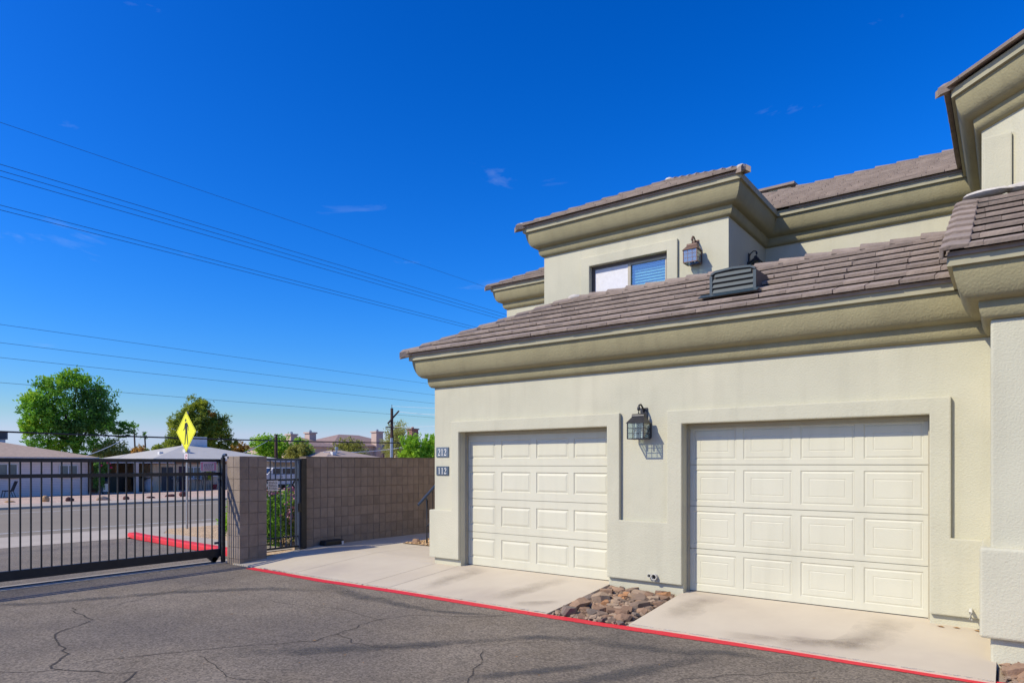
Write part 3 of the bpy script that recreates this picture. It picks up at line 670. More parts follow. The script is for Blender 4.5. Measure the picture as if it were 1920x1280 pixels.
# ------------------------------------------------------------------ things on the facade
def lantern(loc, rz, metal, label, sc=1., rust=None, glassm=None):
    t = root('wall_lantern', loc, label, 'lamp', 'wall lanterns on the townhouse', rz=rz)
    ORG[t] = Vector((0, 0, 0)); k = sc
    def bx(b, a, c): b.box([q*k for q in a], [q*k for q in c]); return b
    bx(MB(), (-.105, -.02, -.10), (.105, -.001, .10)).build('reflector', metal, t); bx(MB(), (-.05, -.02, .105), (.05, -.001, .30)).build('back_plate', metal, t, .004)
    MB().tube([(0*k, -.015*k, .24*k), (0, -.05*k, .30*k), (0, -.10*k, .335*k), (0, -.15*k, .325*k), (0, -.17*k, .28*k), (0, -.165*k, .215*k)], .012*k, 8).build('arm', metal, t, smooth=True)
    MB().lathe((0, -.165*k, .27*k), [(.012*k, -.02*k), (.022*k, 0), (.018*k, .03*k), (.006*k, .045*k)], 10).build('finial', metal, t, smooth=True)
    MB().tube([(-.085*k, -.165*k, .178*k), (.085*k, -.165*k, .178*k)], .034*k, 14).build('cap', metal, t, smooth=True)
    # hipped lid
    b = MB(); A = [(-.130, -.28, .088), (.130, -.28, .088), (.130, -.05, .088), (-.130, -.05, .088), (-.088, -.20, .165), (.088, -.20, .165), (.088, -.13, .165), (-.088, -.13, .165)]
    b.add([[q*k for q in v] for v in A], [(3,2,1,0), (4,5,6,7), (0,1,5,4), (1,2,6,5), (2,3,7,6), (3,0,4,7)]); b.build('lid', metal, t)
    fr = MB(); x0, x1, y0, y1, z0, z1 = -.112, .112, -.262, -.068, -.105, .088; r = .006
    for x in (x0, x1):
        for y in (y0, y1): bx(fr, (x-r, y-r, z0), (x+r, y+r, z1))
    for z in (z0, ):
        for y in (y0, y1): bx(fr, (x0-r, y-r, z-.012), (x1+r, y+r, z))
        for x in (x0, x1): bx(fr, (x-r, y0+r, z-.012), (x+r, y1-r, z))
    frame = fr.build('frame', metal, t)
    m_ = MB(); q = .003
    for y in (y0, y1):
        for i in (1, 2): xx = x0+(x1-x0)*i/3; bx(m_, (xx-q, y-q, z0), (xx+q, y+q, z1))
        for i in (1, 2): z = z0+(z1-z0)*i/3; bx(m_, (x0, y-q*.8, z-q), (x1, y+q*.8, z+q))
    for x in (x0, x1):
        for i in (1, 2): z = z0+(z1-z0)*i/3; bx(m_, (x-q*.8, y0, z-q), (x+q*.8, y1, z+q))
    m_.build('glazing_bars', metal, frame)
    for a, c in (((x0+r, y0-.001, z0), (x1-r, y0+.001, z1)), ((x0+r, y1-.001, z0), (x1-r, y1+.001, z1)), ((x0-.001, y0+r, z0), (x0+.001, y1-r, z1)), ((x1-.001, y0+r, z0), (x1+.001, y1-r, z1))):
        bx(MB(), a, c).build('pane', glassm or lglass, frame)
    for x in (-.045, .045):
        MB().lathe((x*k, -.165*k, -.105*k), [(.011*k, 0), (.011*k, .085*k)], 8).build('candle', MT['blind'], t, smooth=True)
        MB().lathe((x*k, -.165*k, -.018*k), [(.008*k, 0), (.016*k, .018*k), (.010*k, .045*k), (.002*k, .06*k)], 8).build('bulb', bulb_m, t, smooth=True)
    return t
lglass = glass('lantern_glass', (.86, .90, .88), .03, .04)
sglass = glass('lantern_glass_blue', (.5, .6, .65), .25, .18)
bulb_m = mat('bulb', (.75, .52, .25), None, 3, .3)
lmetal = mat('lantern_metal', (.030, .030, .034), (.045, .043, .045), 20, .42, metal=.3)
copper = mat('lantern_copper', (.19, .115, .085), (.12, .075, .06), 22, .6, metal=.3)
lantern((-3.835, 8.05, 2.05), 0, lmetal, 'black metal wall lantern between the two garage doors')
lantern((-4.125, 10.60, 4.985), 0, copper, 'weathered copper lantern beside the upstairs window', glassm=sglass)
lantern((-3.588, 11.62, 4.98), R(90), lmetal, 'dark lantern in shade on the side of the upper storey', .82)

# number plaques with serif figures
slate = mat('plaque_slate', (.060, .085, .115), (.075, .10, .135), 9, .45); numeral = mat('numeral', (.82, .80, .74), None, 5, .6)
slate2 = mat('plaque_slate_light', (.115, .145, .185), (.10, .13, .17), 9, .4)
def stroke2d(pts, ws):
    L = []; Rr = []
    for i, p in enumerate(pts):
        a = pts[max(i-1, 0)]; b_ = pts[min(i+1, len(pts)-1)]; d = Vector((b_[0]-a[0], b_[1]-a[1])).normalized(); q = Vector((-d.y, d.x))*ws[i]/2
        L.append((p[0]+q.x, p[1]+q.y)); Rr.append((p[0]-q.x, p[1]-q.y))
    return [[L[i], L[i+1], Rr[i+1], Rr[i]] for i in range(len(pts)-1)]
def glyph(ch):
    if ch == '1':
        return [[(.22, .05), (.34, .05), (.34, .96), (.22, .96)], [(.13, 0), (.43, 0), (.43, .05), (.13, .05)], [(.11, .82), (.22, .86), (.22, .95), (.11, .89)]]
    arc = [(.08+.0, .74), (.10, .84), (.17, .93), (.28, .955), (.38, .92), (.45, .82), (.455, .72), (.42, .60), (.33, .44), (.22, .28), (.10, .12)]
    ws = [.10, .09, .06, .055, .08, .12, .13, .12, .09, .06, .05]
    return stroke2d(arc, ws) + [[(.03, 0), (.50, 0), (.52, .12), (.03, .12)], [(.46, .12), (.52, .12), (.55, .24), (.52, .24)]]
def plaque(x0, x1, z0, z1, txt, m_, label):
    t = root('number_plaque', ((x0+x1)/2, 8.05, (z0+z1)/2), label, 'plaque')
    MB().box((x0, 8.035, z0), (x1, 8.049, z1)).build('plate', m_, t, .003)
    h = (z1-z0)*.70; adv = (x1-x0)*.245; xx = (x0+x1)/2 - adv*1.5 + adv*.1; wsc = adv*1.55
    for ch in txt:
        b = MB()
        for q in glyph(ch): b.prism([(xx+p[0]*wsc*.9, 8.0345, (z0+z1)/2-h/2+p[1]*h) for p in q], (0, -.003, 0))
        b.build('numeral', numeral, t); xx += adv
plaque(-7.543, -7.272, 1.728, 1.888, '212', slate2, 'slate blue house number plaque reading 212, the upper one')
plaque(-7.540, -7.272, 1.432, 1.578, '112', slate, 'dark blue house number plaque reading 112, the lower one')

# dormer vent on the lower roof
vent_m = mat('vent_paint', (.026, .046, .058), (.034, .055, .068), 12, .45); vent_side = mat('vent_side', (.12, .10, .09), (.09, .075, .07), 9, .7)
vt = root('roof_vent', (-2.75, 8.3, 3.75), 'dark blue louvred dormer vent on the lower tile roof', 'roof vent')
vx0, vx1, vy = -3.02, -2.47, 8.255; vb = 3.735
body = [(vx0, vy+.03, vb), (vx1, vy+.03, vb), (vx1, vy+.03, vb+.255), (vx1-.06, vy+.03, vb+.285), ((vx0+vx1)/2, vy+.03, vb+.300), (vx0+.06, vy+.03, vb+.285), (vx0, vy+.03, vb+.255)]
MB().prism(body, (0, .50, .02)).build('hood', vent_side, vt)
bk = MB().prism([(x, vy+.012, z) for x, y, z in body], (0, .016, 0)).build('backing', deck_m, vt)
fr = MB(); fr.box((vx0-.012, vy-.012, vb-.02), (vx0+.022, vy+.012, vb+.24)); fr.box((vx1-.022, vy-.012, vb-.02), (vx1+.012, vy+.012, vb+.24)); fr.box((vx0+.022, vy-.010, vb-.02), (vx1-.022, vy+.012, vb+.015))
top = body[2:7]
for a, c in zip(top, top[1:]): fr.prism([(a[0], vy-.011, a[2]-.008), (a[0], vy-.011, a[2]+.018), (c[0], vy-.011, c[2]+.018), (c[0], vy-.011, c[2]-.008)], (0, .06, 0))
fr.build('frame', vent_m, vt)
for i in range(4):
    z = vb + .022 + i*.066; ins = .024 if i < 3 else .05
    MB().prism([(vx0+ins, vy-.012, z), (vx1-ins, vy-.012, z), (vx1-ins, vy+.010, z+.047), (vx0+ins, vy+.010, z+.047)], (0, .004, .002)).build('louvre', vent_m, vt)
MB().prism([(vx0-.12, vy-.13, vb-.048), (vx1+.06, vy-.13, vb-.048), (vx1+.06, vy-.01, vb+.012), (vx0-.12, vy-.01, vb+.012)], (0, -.004, .006)).build('flashing', vent_m, vt)

# drain pipe stubs low on the wall between the doors
pvc = mat('pvc', (.62, .60, .53), None, 6, .5)
pp = root('drain_pipes', (-3.68, 7.99, .17), 'pair of short pipe stubs low on the wall between the garage doors', 'pipe')
for (x, z, r) in ((-3.72, .175, .026), (-3.655, .165, .040)):
    b = MB(); n = 14
    for rr_, y in ((r, 7.988), (r, 7.94), (r*.8, 7.94), (r*.8, 7.985)):
        for j in range(n): t = 2*math.pi*j/n; b.v.append((x+rr_*math.cos(t), y, z+rr_*math.sin(t)))
    for i in range(3):
        for j in range(n): b.f.append((i*n+j, i*n+(j+1) % n, (i+1)*n+(j+1) % n, (i+1)*n+j))
    b.build('pipe', pvc, pp, smooth=True); MB().lathe((x, 7.984, z), [(r*.79, 0), (r*.79, .002)], 14, 'y').build('pipe_mouth', deck_m, pp)
el = MB().tube([(-.30, 7.985, .175), (-.30, 7.93, .175), (-.30, 7.915, .165), (-.30, 7.915, .09)], .017, 8)
el.build('overflow_pipe', pvc, None, smooth=True, loc=(-.30, 7.99, .17), label='small cream bent pipe by the right garage door corner', cat='pipe')

# ------------------------------------------------------------------ block wall, pillar and gates
def blocks(parent, x0, x1, y0, y1, cw, z0, z1, rows, nx, facex):
    rh = (z1-z0)/rows; me_cache = {}
    ny = round((y1-y0)/cw); dx = (x1-x0)/nx; dy = (y1-y0)/ny; g = .003
    me = bpy.data.meshes.new('block'); b = MB().box((0, 0, 0), (dx-2*g if nx > 1 else dx, dy-2*g, rh-2*g))
    me.from_pydata(b.v, [], b.f); me.materials.append(cmu); me.update()
    bm = bmesh.new(); bm.from_mesh(me); bmesh.ops.bevel(bm, geom=bm.edges[:], offset=.003, segments=1, affect='EDGES'); bmesh.ops.recalc_face_normals(bm, faces=bm.faces); bm.to_mesh(me); bm.free()
    org = ORG[parent]
    for r in range(rows):
        for i in range(nx):
            for j in range(ny):
                o = bpy.data.objects.new('block', me); link(o, parent)
                o.location = Vector((x0+i*dx+(g if nx > 1 else 0)+random.uniform(-.002, .002), y0+j*dy+g+random.uniform(-.0015, .0015), z0+r*rh+g)) - org
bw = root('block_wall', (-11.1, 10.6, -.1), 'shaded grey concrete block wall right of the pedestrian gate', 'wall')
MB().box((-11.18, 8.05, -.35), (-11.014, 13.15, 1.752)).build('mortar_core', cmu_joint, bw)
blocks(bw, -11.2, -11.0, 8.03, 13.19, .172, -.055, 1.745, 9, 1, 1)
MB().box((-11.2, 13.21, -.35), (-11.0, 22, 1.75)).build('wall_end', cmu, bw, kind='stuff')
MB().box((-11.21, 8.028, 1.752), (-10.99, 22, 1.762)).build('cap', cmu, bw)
pl = root('block_pillar', (-11.02, 6.8, -.15), 'freestanding concrete block pillar between the sliding gate and the pedestrian gate', 'pillar')
MB().box((-11.21, 6.535, -.35), (-10.836, 7.045, 1.74)).build('mortar_core', cmu_joint, pl)
blocks(pl, -11.225, -10.82, 6.52, 7.06, .18, -.06, 1.755, 9, 2, 1)
MB().box((-11.222, 6.524, -.30), (-10.825, 7.056, -.063)).build('footing', cmu, pl)

sg = root('sliding_gate', (-11.4, 3.5, -.15), 'long black iron sliding gate with vertical bars across the driveway', 'gate')
GX = -11.4; gy0, gy1 = -.6, 6.515
MB().box((GX-.025, gy0, 1.642), (GX+.025, gy1, 1.70)).build('top_rail', iron, sg)
MB().box((GX-.02, gy0, 1.41), (GX+.02, gy1-.05, 1.467)).build('middle_rail', iron, sg)
MB().box((GX-.03, gy0, -.045), (GX+.03, gy1, .095)).build('bottom_rail', iron, sg)
MB().box((GX-.026, gy1-.05, .096), (GX+.026, gy1-.001, 1.641)).build('end_stile', iron, sg)
me_lo = MB().box((-.0095, -.0095, .096), (.0095, .0095, 1.409)); 
y = 6.338
while y > gy0:
    b = MB().box((GX-.0095, y-.0095, .096), (GX+.0095, y+.0095, 1.4095)); b.box((GX-.0095, y-.0095, 1.4675), (GX+.0095, y+.0095, 1.6415)); b.build('bar', iron, sg, fix=False); y -= .1308
MB().prism([(GX-.02, 6.24, -.046), (GX-.02, 6.46, -.046), (GX-.02, 6.40, -.13), (GX-.02, 6.34, -.13)], (.05, 0, 0)).build('guide_block', iron, sg)
MB().lathe((GX-.03, 6.37, -.085), [(.045, 0), (.045, .06)], 14, 'x').build('wheel', iron, sg, smooth=True)
MB().tube([(GX+.045, 6.43, 1.36), (GX+.045, 6.45, 1.28), (GX+.045, 6.45, .10)], .014, 8).build('safety_edge', iron_blue, sg, smooth=True)
MB().box((GX+.03, 6.36, .185), (GX+.05, 6.47, .225)).build('bracket', iron_blue, sg)
gp = root('gate_post', (-11.30, 6.49, -.15), 'black steel gate post with a bent top beside the block pillar', 'post')
b = MB().box((-11.33, 6.462, -.17), (-11.27, 6.517, 1.73)); b.build('post', iron, gp)
MB().tube([(-11.30, 6.49, 1.73), (-11.29, 6.49, 1.765), (-11.26, 6.49, 1.78), (-11.20, 6.49, 1.775)], .026, 8).build('hook', iron_blue, gp, smooth=True)

pink = mat('sign_pink', (.62, .16, .26), (.66, .2, .3), 30, .6); white_p = mat('sign_white', (.74, .72, .74), None, 8, .6); ink = mat('sign_ink', (.25, .05, .09), None, 8, .6); blk = mat('sign_black', (.015, .015, .015), None, 8, .6)
ps = root('gate_notice', (-11.37, 6.25, 1.56), 'small pink and white notice sign hung on the sliding gate', 'sign')
px = -11.37
MB().box((px, 6.11, 1.49), (px+.004, 6.40, 1.655)).build('plate', white_p, ps)
b = MB()
for a, c in (((6.12, 1.50), (6.15, 1.645)), ((6.36, 1.50), (6.39, 1.645)), ((6.15, 1.632), (6.36, 1.645)), ((6.15, 1.50), (6.36, 1.508))): b.box((px+.0042, a[0], a[1]), (px+.006, c[0], c[1]))
b.build('border', pink, ps)
b = MB(); rr = random.Random(4)
for i, (h, z) in enumerate(((.016, 1.61), (.016, 1.588), (.007, 1.57), (.007, 1.557), (.007, 1.544), (.007, 1.531), (.007, 1.518))):
    yy = 6.165
    while yy < 6.34: l_ = rr.uniform(.012, .035); b.box((px+.0042, yy, z-h/2), (px+.0055, min(yy+l_, 6.345), z+h/2)); yy += l_+.008
b.build('print', ink, ps)

pg = root('pedestrian_gate', (-10.97, 7.5, -.1), 'narrow black iron pedestrian gate with wire mesh next to the block wall', 'gate')
MB().box((-11.0, 7.10, 1.68), (-10.95, 7.86, 1.72)).build('top_rail', iron_blue, pg)
MB().box((-11.0, 7.10, 1.30), (-10.96, 7.86, 1.335)).build('middle_rail', iron, pg)
MB().box((-11.0, 7.10, .02), (-10.96, 7.86, .055)).build('bottom_rail', iron, pg)
MB().box((-11.0, 7.10, .22), (-10.965, 7.86, .245)).build('lower_rail', iron, pg)
for y in (7.10, 7.83): MB().box((-11.002, y, .0), (-10.952, y+.035, 1.679)).build('stile', iron_blue if y > 7.5 else iron, pg)
for i in range(6): y = 7.21+i*.112; MB().box((-10.958, y-.0085, .056), (-10.941, y+.0085, 1.679)).build('bar', iron_blue, pg)
b = MB()
for i in range(21): y = 7.14+i*.034; b.box((-11.012, y-.0012, .06), (-11.0095, y+.0012, 1.68))
for i in range(47): z = .07+i*.0345; b.box((-11.0092, 7.13, z-.0012), (-11.007, 7.84, z+.0012))
b.build('wire_mesh', iron, pg, kind='stuff')
MB().box((-11.15, 7.875, -.12), (-10.93, 7.995, 1.725)).build('hinge_post', iron, pg)
MB().box((-10.945, 7.80, .70), (-10.92, 7.86, .86)).build('lock_box', iron, pg)
ns = root('no_trespass_sign', (-10.93, 7.26, 1.22), 'small white text sign on the pedestrian gate', 'sign')
MB().box((-10.932, 7.15, 1.12), (-10.928, 7.36, 1.31)).build('plate', white_p, ns)
b = MB(); rr = random.Random(9)
for i in range(6):
    z = 1.285-i*.028; yy = 7.165
    while yy < 7.33: l_ = rr.uniform(.012, .04); b.box((-10.9278, yy, z-.007), (-10.927, min(yy+l_, 7.345), z+.007)); yy += l_+.006
b.build('print', blk, ns)
blkp = mat('black_plastic', (.012, .012, .012), None, 8, .55)
fx = root('gate_motor_cover', (-10.8, 8.55, -.02), 'black plastic box on the walk at the foot of the block wall', 'box')
MB().box((-10.98, 8.32, -.03), (-10.78, 8.80, .10)).build('cover', blkp, fx, .045, seg=3)
MB().box((-10.779, 8.72, .0), (-10.775, 8.77, .07)).build('tag', white_p, fx)

# stair handrail beside the building
hr = root('stair_handrail', (-9.3, 9.7, 0), 'blue grey steel stair handrail beside the block wall', 'handrail')
MB().tube([(-9.3, 9.40, .81), (-9.3, 11.6, 2.48)], .028, 10).build('rail', iron_blue, hr, smooth=True)
MB().tube([(-9.3, 9.64, -.05), (-9.3, 9.64, .90), (-9.3, 9.60, .955)], .022, 10).build('post', iron_blue, hr, smooth=True)
MB().tube([(-9.3, 9.66, .38), (-9.3, 11.5, 1.75)], .014, 8).build('lower_rail', iron_blue, hr, smooth=True)
for i in range(6): y = 9.80+i*.16; MB().tube([(-9.3, y, .38+(y-9.66)*.745), (-9.3, y, .81+(y-9.40)*.76)], .008, 6).build('baluster', iron, hr)

# ------------------------------------------------------------------ rock beds
rock_ms = [mat('rock_%d' % i, a, b_, 7, .9, .8, 35) for i, (a, b_) in enumerate([((0.276, 0.165, 0.099), (0.176, 0.108, 0.071)), ((0.353, 0.222, 0.137), (0.247, 0.154, 0.099)), ((0.235, 0.160, 0.112), (0.153, 0.108, 0.078)), ((0.470, 0.232, 0.099), (0.306, 0.154, 0.074)), ((0.388, 0.278, 0.186), (0.282, 0.196, 0.132)), ((0.200, 0.154, 0.124), (0.141, 0.108, 0.087))])]
sheet('rock_bed', [[(-4.33, 6.52, -.16), (-3.34, 6.57, -.16), (-3.34, 8.05, -.07), (-4.33, 8.05, -.07)]], soil)
sheet('rock_bed', [[(-.07, 6.65, -.17), (4, 6.68, -.17), (4, 7.2, -.13), (-.07, 7.2, -.13)]], soil)
rr = random.Random(11); placed = []
def bed(n, x0, x1, y0, y1, zf, grp, lab, big=None):
    k = 0; tries = 0
    L = []
    while k < n and tries < 4000:
        tries += 1; s = rr.uniform(.034, .082) if k > 7 else rr.uniform(.085, .12)
        x = rr.uniform(x0+s*.8, x1-s*.8); y = rr.uniform(y0+s*.6, y1-s*.5)
        if any(math.dist((x, y), q[:2]) < .72*(s+q[2]) for q in L): continue
        L.append((x, y, s)); k += 1
        ci = rr.choice((0, 0, 1, 1, 2, 2, 4, 4, 5, 3)); r = (s*rr.uniform(.9, 1.25), s*rr.uniform(.65, .95), s*rr.uniform(.34, .6)); z = zf(y)+r[2]*.62
        b = rock_mb((0, 0, 0), r, rr.randrange(9999), rr.uniform(0, 3.14), rr.uniform(-.35, .35)); b.v = [(a[0]+x, a[1]+y, a[2]+z) for a in b.v]
        b.build('rock', rock_ms[ci], None, .004, loc=(x, y, zf(y)), seg=1, label=lab % (('Large ' if s > .083 else '').lower() + ('dark brown', 'reddish tan', 'grey brown', 'orange', 'pale tan', 'dark grey')[ci], 'along the wall' if y > y0+(y1-y0)*.66 else 'beside the red stripe' if y < y0+(y1-y0)*.33 else 'mid bed', 'left half' if x < (x0+x1)/2 else 'right half'), cat='rock', group=grp)
    ch = MB()
    for _ in range(int(n*9)):
        x = rr.uniform(x0+.02, x1-.02); y = rr.uniform(y0+.02, y1-.02); s = rr.uniform(.008, .026)
        ch.add(*(lambda q: (q.v, q.f))(rock_mb((x, y, zf(y)+s*.5), (s, s*.8, s*.6), rr.randrange(9999), rr.uniform(0, 3))))
    ch.build('stone_chips', rock_ms[4], None, kind='stuff', label='small stone chips filling in between the larger rocks', cat='gravel')
bed(105, -4.33, -3.35, 6.54, 8.03, lambda y: -.155+.06*(y-6.5), 'rocks in the bed between the two garage aprons', '%s rock %s, %s of the bed between the aprons')
bed(34, -.06, .9, 6.68, 7.2, lambda y: -.16+.06*(y-6.6), 'rocks in the bed at the right edge', '%s rock %s, %s of the bed below the bay')
# gravel patch beside the walk
sheet('gravel_patch', [[(-9.9, 9.56, .012), (-7.66, 9.56, .012), (-7.66, 13.5, .03), (-9.9, 13.5, .03)]], gravel_tan)
def pebbles(name, n, fn, s0, s1, m_, seed, label):
    rr = random.Random(seed); bm = bmesh.new(); bmesh.ops.create_icosphere(bm, subdivisions=1, radius=1); V = np.array([v.co[:] for v in bm.verts]); F = [tuple(v.index for v in f.verts) for f in bm.faces]; bm.free()
    b = MB()
    for _ in range(n):
        x, y, z = fn(rr); s = rr.uniform(s0, s1); a = rr.uniform(0, 3.14); c, d = math.cos(a), math.sin(a)
        q = V * np.array([s*rr.uniform(.8, 1.3), s*rr.uniform(.7, 1), s*rr.uniform(.5, .8)]) * (1 + np.array([[rr.uniform(-.15, .15)] for _ in V]))
        w_ = np.stack([q[:,0]*c-q[:,1]*d+x, q[:,0]*d+q[:,1]*c+y, q[:,2]+z+s*.3], 1); b.add([tuple(p) for p in w_], F)
    return b.build(name, m_, None, fix=False, kind='stuff', label=label, cat='gravel')
pebbles('pebbles', 700, lambda r: (r.uniform(-9.85, -7.7), 9.58+abs(r.gauss(0, .9)), .018), .012, .035, gravel_tan, 3, 'loose tan pebbles beside the walk')
pebbles('pebbles', 900, lambda r: (r.uniform(-14, -11.3), r.uniform(8.35, 12), gz(-12.5)+.01), .015, .035, gravel_tan, 5, 'loose tan gravel behind the pedestrian gate')
rock_mb((-9.62, 9.66, .055), (.075, .06, .05), 77).build('rock', rock_ms[1], None, .004, loc=(-9.62, 9.66, 0), label='single fist sized rock on the gravel near the handrail', cat='rock')
leafm = mat('dry_leaf', (.42, .22, .06), (.30, .15, .05), 9, .8)
rr = random.Random(21); lf = MB()
for (x, y, s) in [(-5.55, 4.15, .018), (-7.3, 4.3, .016), (-8.3, 5.0, .014), (-4.9, 4.0, .012), (-6.6, 4.9, .010), (-.55, 7.95, .035), (-.42, 7.97, .03), (-.25, 7.95, .03), (-6.9, 5.3, .010), (-3.6, 4.9, .012), (-9.3, 4.6, .012)] + [(rr.uniform(-10, -1), rr.uniform(2.2, 6.3), rr.uniform(.005, .011)) for _ in range(45)]:
    a = rr.uniform(0, 6.28); z = (az(y) if y > 6.6 else -.15)+.006
    lf.add([(x+s*math.cos(a+k)*f, y+s*math.sin(a+k)*f, z+h) for k, f, h in ((0, 1.3, 0), (1.57, .6, .006), (3.14, 1.2, .002), (4.71, .6, .005))], [(0, 1, 2, 3)])
lf.build('leaf_litter', leafm, None, kind='stuff', label='scattered dry leaf scraps on the asphalt and apron', cat='leaves')

# ------------------------------------------------------------------ plants
def leafmat(n, a, b_, sc=.5, tr=.5): return mat(n, a, b_, sc, .75, trans=tr, det=4)
lm = dict(bright=leafmat('leaf_bright', (0.235, 0.498, 0.037), (0.109, 0.277, 0.027)), fresh=leafmat('leaf_fresh', (0.410, 0.600, 0.037), (0.189, 0.438, 0.024)), olive=leafmat('leaf_olive', (0.393, 0.395, 0.076), (0.204, 0.220, 0.043)),
          pine=leafmat('leaf_pine', (0.330, 0.395, 0.037), (0.126, 0.199, 0.027), .45), brown=leafmat('leaf_brown', (0.534, 0.277, 0.058), (0.314, 0.249, 0.042)), oleander=leafmat('leaf_oleander', (0.314, 0.557, 0.050), (0.158, 0.323, 0.034), 3),
          yellow=leafmat('leaf_yellow', (0.600, 0.600, 0.034), (0.503, 0.600, 0.034)), grey=leafmat('leaf_grey', (0.470, 0.484, 0.126), (0.314, 0.323, 0.084)), shade=leafmat('leaf_deep', (0.158, 0.323, 0.058), (0.080, 0.190, 0.037)))
bark = mat('bark', (.10, .075, .055), (.06, .045, .035), 6, .95, .6, 25)
pinkf = mat('flower_pink', (.62, .26, .36), (.5, .2, .28), 9, .7); magenta = mat('flower_magenta', (.62, .02, .16), None, 9, .7)
def leaves(clumps, n, size, seed, aspect=.5, up=.0, shell=.55, sub=26):
    """many small leaf faces gathered in twig clusters through each ellipsoid of the crown"""
    g = np.random.default_rng(seed); vol = np.array([c[3]*c[4]*c[5] for c in clumps])**.75; cnt = (n*vol/vol.sum()).astype(int)
    P = []
    for c, k in zip(clumps, cnt):
        m = max(3, k//sub); d = g.normal(size=(m, 3)); d /= np.linalg.norm(d, axis=1)[:,None]
        rad = (shell + (1-shell)*g.random(m)) * (1 + .22*g.normal(size=m)).clip(.4, 1.5)
        q = d*rad[:,None]; cc = q[g.integers(0, m, k)] + g.normal(size=(k, 3))*.13
        P.append(cc*np.array(c[3:6]) + np.array(c[0:3]))
    P = np.concatenate(P); N = len(P)
    a = g.normal(size=(N, 3)); a[:,2] = a[:,2]*(1-up) + up*1.2; a /= np.linalg.norm(a, axis=1)[:,None]
    b = np.cross(a, g.normal(size=(N, 3))); b /= np.linalg.norm(b, axis=1)[:,None]
    s = size*(.6+.8*g.random(N))[:,None]
    V = np.stack([P-a*s, P+b*s*aspect, P+a*s, P-b*s*aspect], 1).reshape(-1, 3)
    return V
def leaf_obj(name, V, m_, parent, **kw):
    o0 = np.array(ORG.get(parent, Vector())); V = V - o0; n = len(V)//4
    me = bpy.data.meshes.new(name); me.vertices.add(len(V)); me.vertices.foreach_set('co', V.astype('f').ravel())
    me.loops.add(len(V)); me.loops.foreach_set('vertex_index', np.arange(len(V), dtype='i'))
    me.polygons.add(n); me.polygons.foreach_set('loop_start', np.arange(0, len(V), 4, dtype='i')); me.polygons.foreach_set('loop_total', np.full(n, 4, dtype='i'))
    me.materials.append(m_); me.update(); me.validate()
    o = bpy.data.objects.new(name, me); link(o, parent); return tag(o, **kw)
def trunk(parent, base, top, r, targets, seed=1):
    b = MB(); base, top = Vector(base), Vector(top); rr = random.Random(seed)
    mid = (base+top)/2 + Vector((rr.uniform(-.15, .15), rr.uniform(-.15, .15), 0))
    b.tube([base, mid, top], [r*1.25, r, r*.8], 9)
    for t in targets:
        t = Vector(t); m1 = top.lerp(t, .5) + Vector((rr.uniform(-.3, .3), rr.uniform(-.3, .3), .25)); b.tube([mid.lerp(top, rr.uniform(.5, 1)), m1, t], [r*.55, r*.34, r*.1], 7)
    return b.build('trunk', bark, parent, smooth=True)
def tree(name, base, clumps, n, size, m_, label, cat='tree', group=None, tr=None, seed=1, aspect=.5, up=0., extra=(), sub=26, shell=.55):
    t = root(name, base, label, cat, group)
    cs = [(base[0]+c[0], base[1]+c[1], base[2]+c[2], *c[3:]) for c in clumps]
    leaf_obj('crown', leaves(cs, n, size, seed, aspect, up, shell, sub), m_, t)
    for k, (cl, n2, m2) in enumerate(extra): leaf_obj('crown', leaves([(base[0]+c[0], base[1]+c[1], base[2]+c[2], *c[3:]) for c in cl], n2, size, seed+k+50, aspect, up, shell, sub), m2, t)
    if tr: trunk(t, base, Vector(base)+Vector((0, 0, tr[0])), tr[1], [Vector(base)+Vector(c[:3]) for c in clumps[:9]], seed)
    return t
G = -.36
# the big spreading tree behind the pale house
cl = []
g_ = random.Random(5)
tree('spreading_tree', (-64, 23.3, G), [(0, -1.9, 5.4, 1.7, 1.6, 1.3), (0, -2.6, 6.9, 1.4, 1.1, 1.0), (.5, -1.7, 8.3, 1.2, 1.2, 1.0), (0, .2, 9.0, 1.4, 1.5, 1.1), (0, 1.7, 8.0, 1.4, 1.3, 1.2), (0, 2.3, 6.2, 1.4, 1.2, 1.2), (0, -.6, 7.0, 1.7, 1.6, 1.3),
      (0, -3.3, 5.3, 1.0, .8, .8), (0, .8, 5.6, 1.7, 1.5, 1.1), (0, 3.4, 5.2, 1.0, 1.0, .55), (0, 4.3, 5.5, .8, .8, .5), (0, -2.6, 3.8, 1.2, 1.1, .9), (0, -1.2, 3.4, 1.0, 1.0, .6), (.8, .2, 3.9, .9, 1.5, .8), (.8, .3, 2.9, .9, 1.6, .8), (.6, -2.0, 2.8, .9, 1.2, .7), (.5, 1.8, 3.6, 1.0, 1.2, .9), (.5, -3.2, 6.2, .9, .9, .8)], 15000, .13, lm['bright'],
     'tall spreading green tree rising behind the pale house', tr=(3.6, .26), seed=2, aspect=.4, sub=20,
     extra=[([(-.4, -2.7, 7.2, 1.3, 1.0, .9), (-.2, -2.2, 5.6, 1.3, 1.3, .9), (.2, -.2, 9.3, 1.1, 1.2, .7), (-.2, -3.2, 5.0, .9, .7, .7), (.3, -1.6, 8.6, 1.0, .9, .8), (.4, -1.5, 3.6, .9, 1.0, .6)], 6500, lm['fresh']), ([(.5, 1.2, 6.8, 1.3, 1.5, 1.7), (.4, 1.9, 5.3, 1.2, 1.2, .8), (.5, -.8, 5.0, 1.4, 1.6, .8), (.5, 3.8, 4.7, .8, .8, .4)], 6500, lm['shade'])])  # sunlit left and top painted with lighter leaves, shaded parts with darker ones
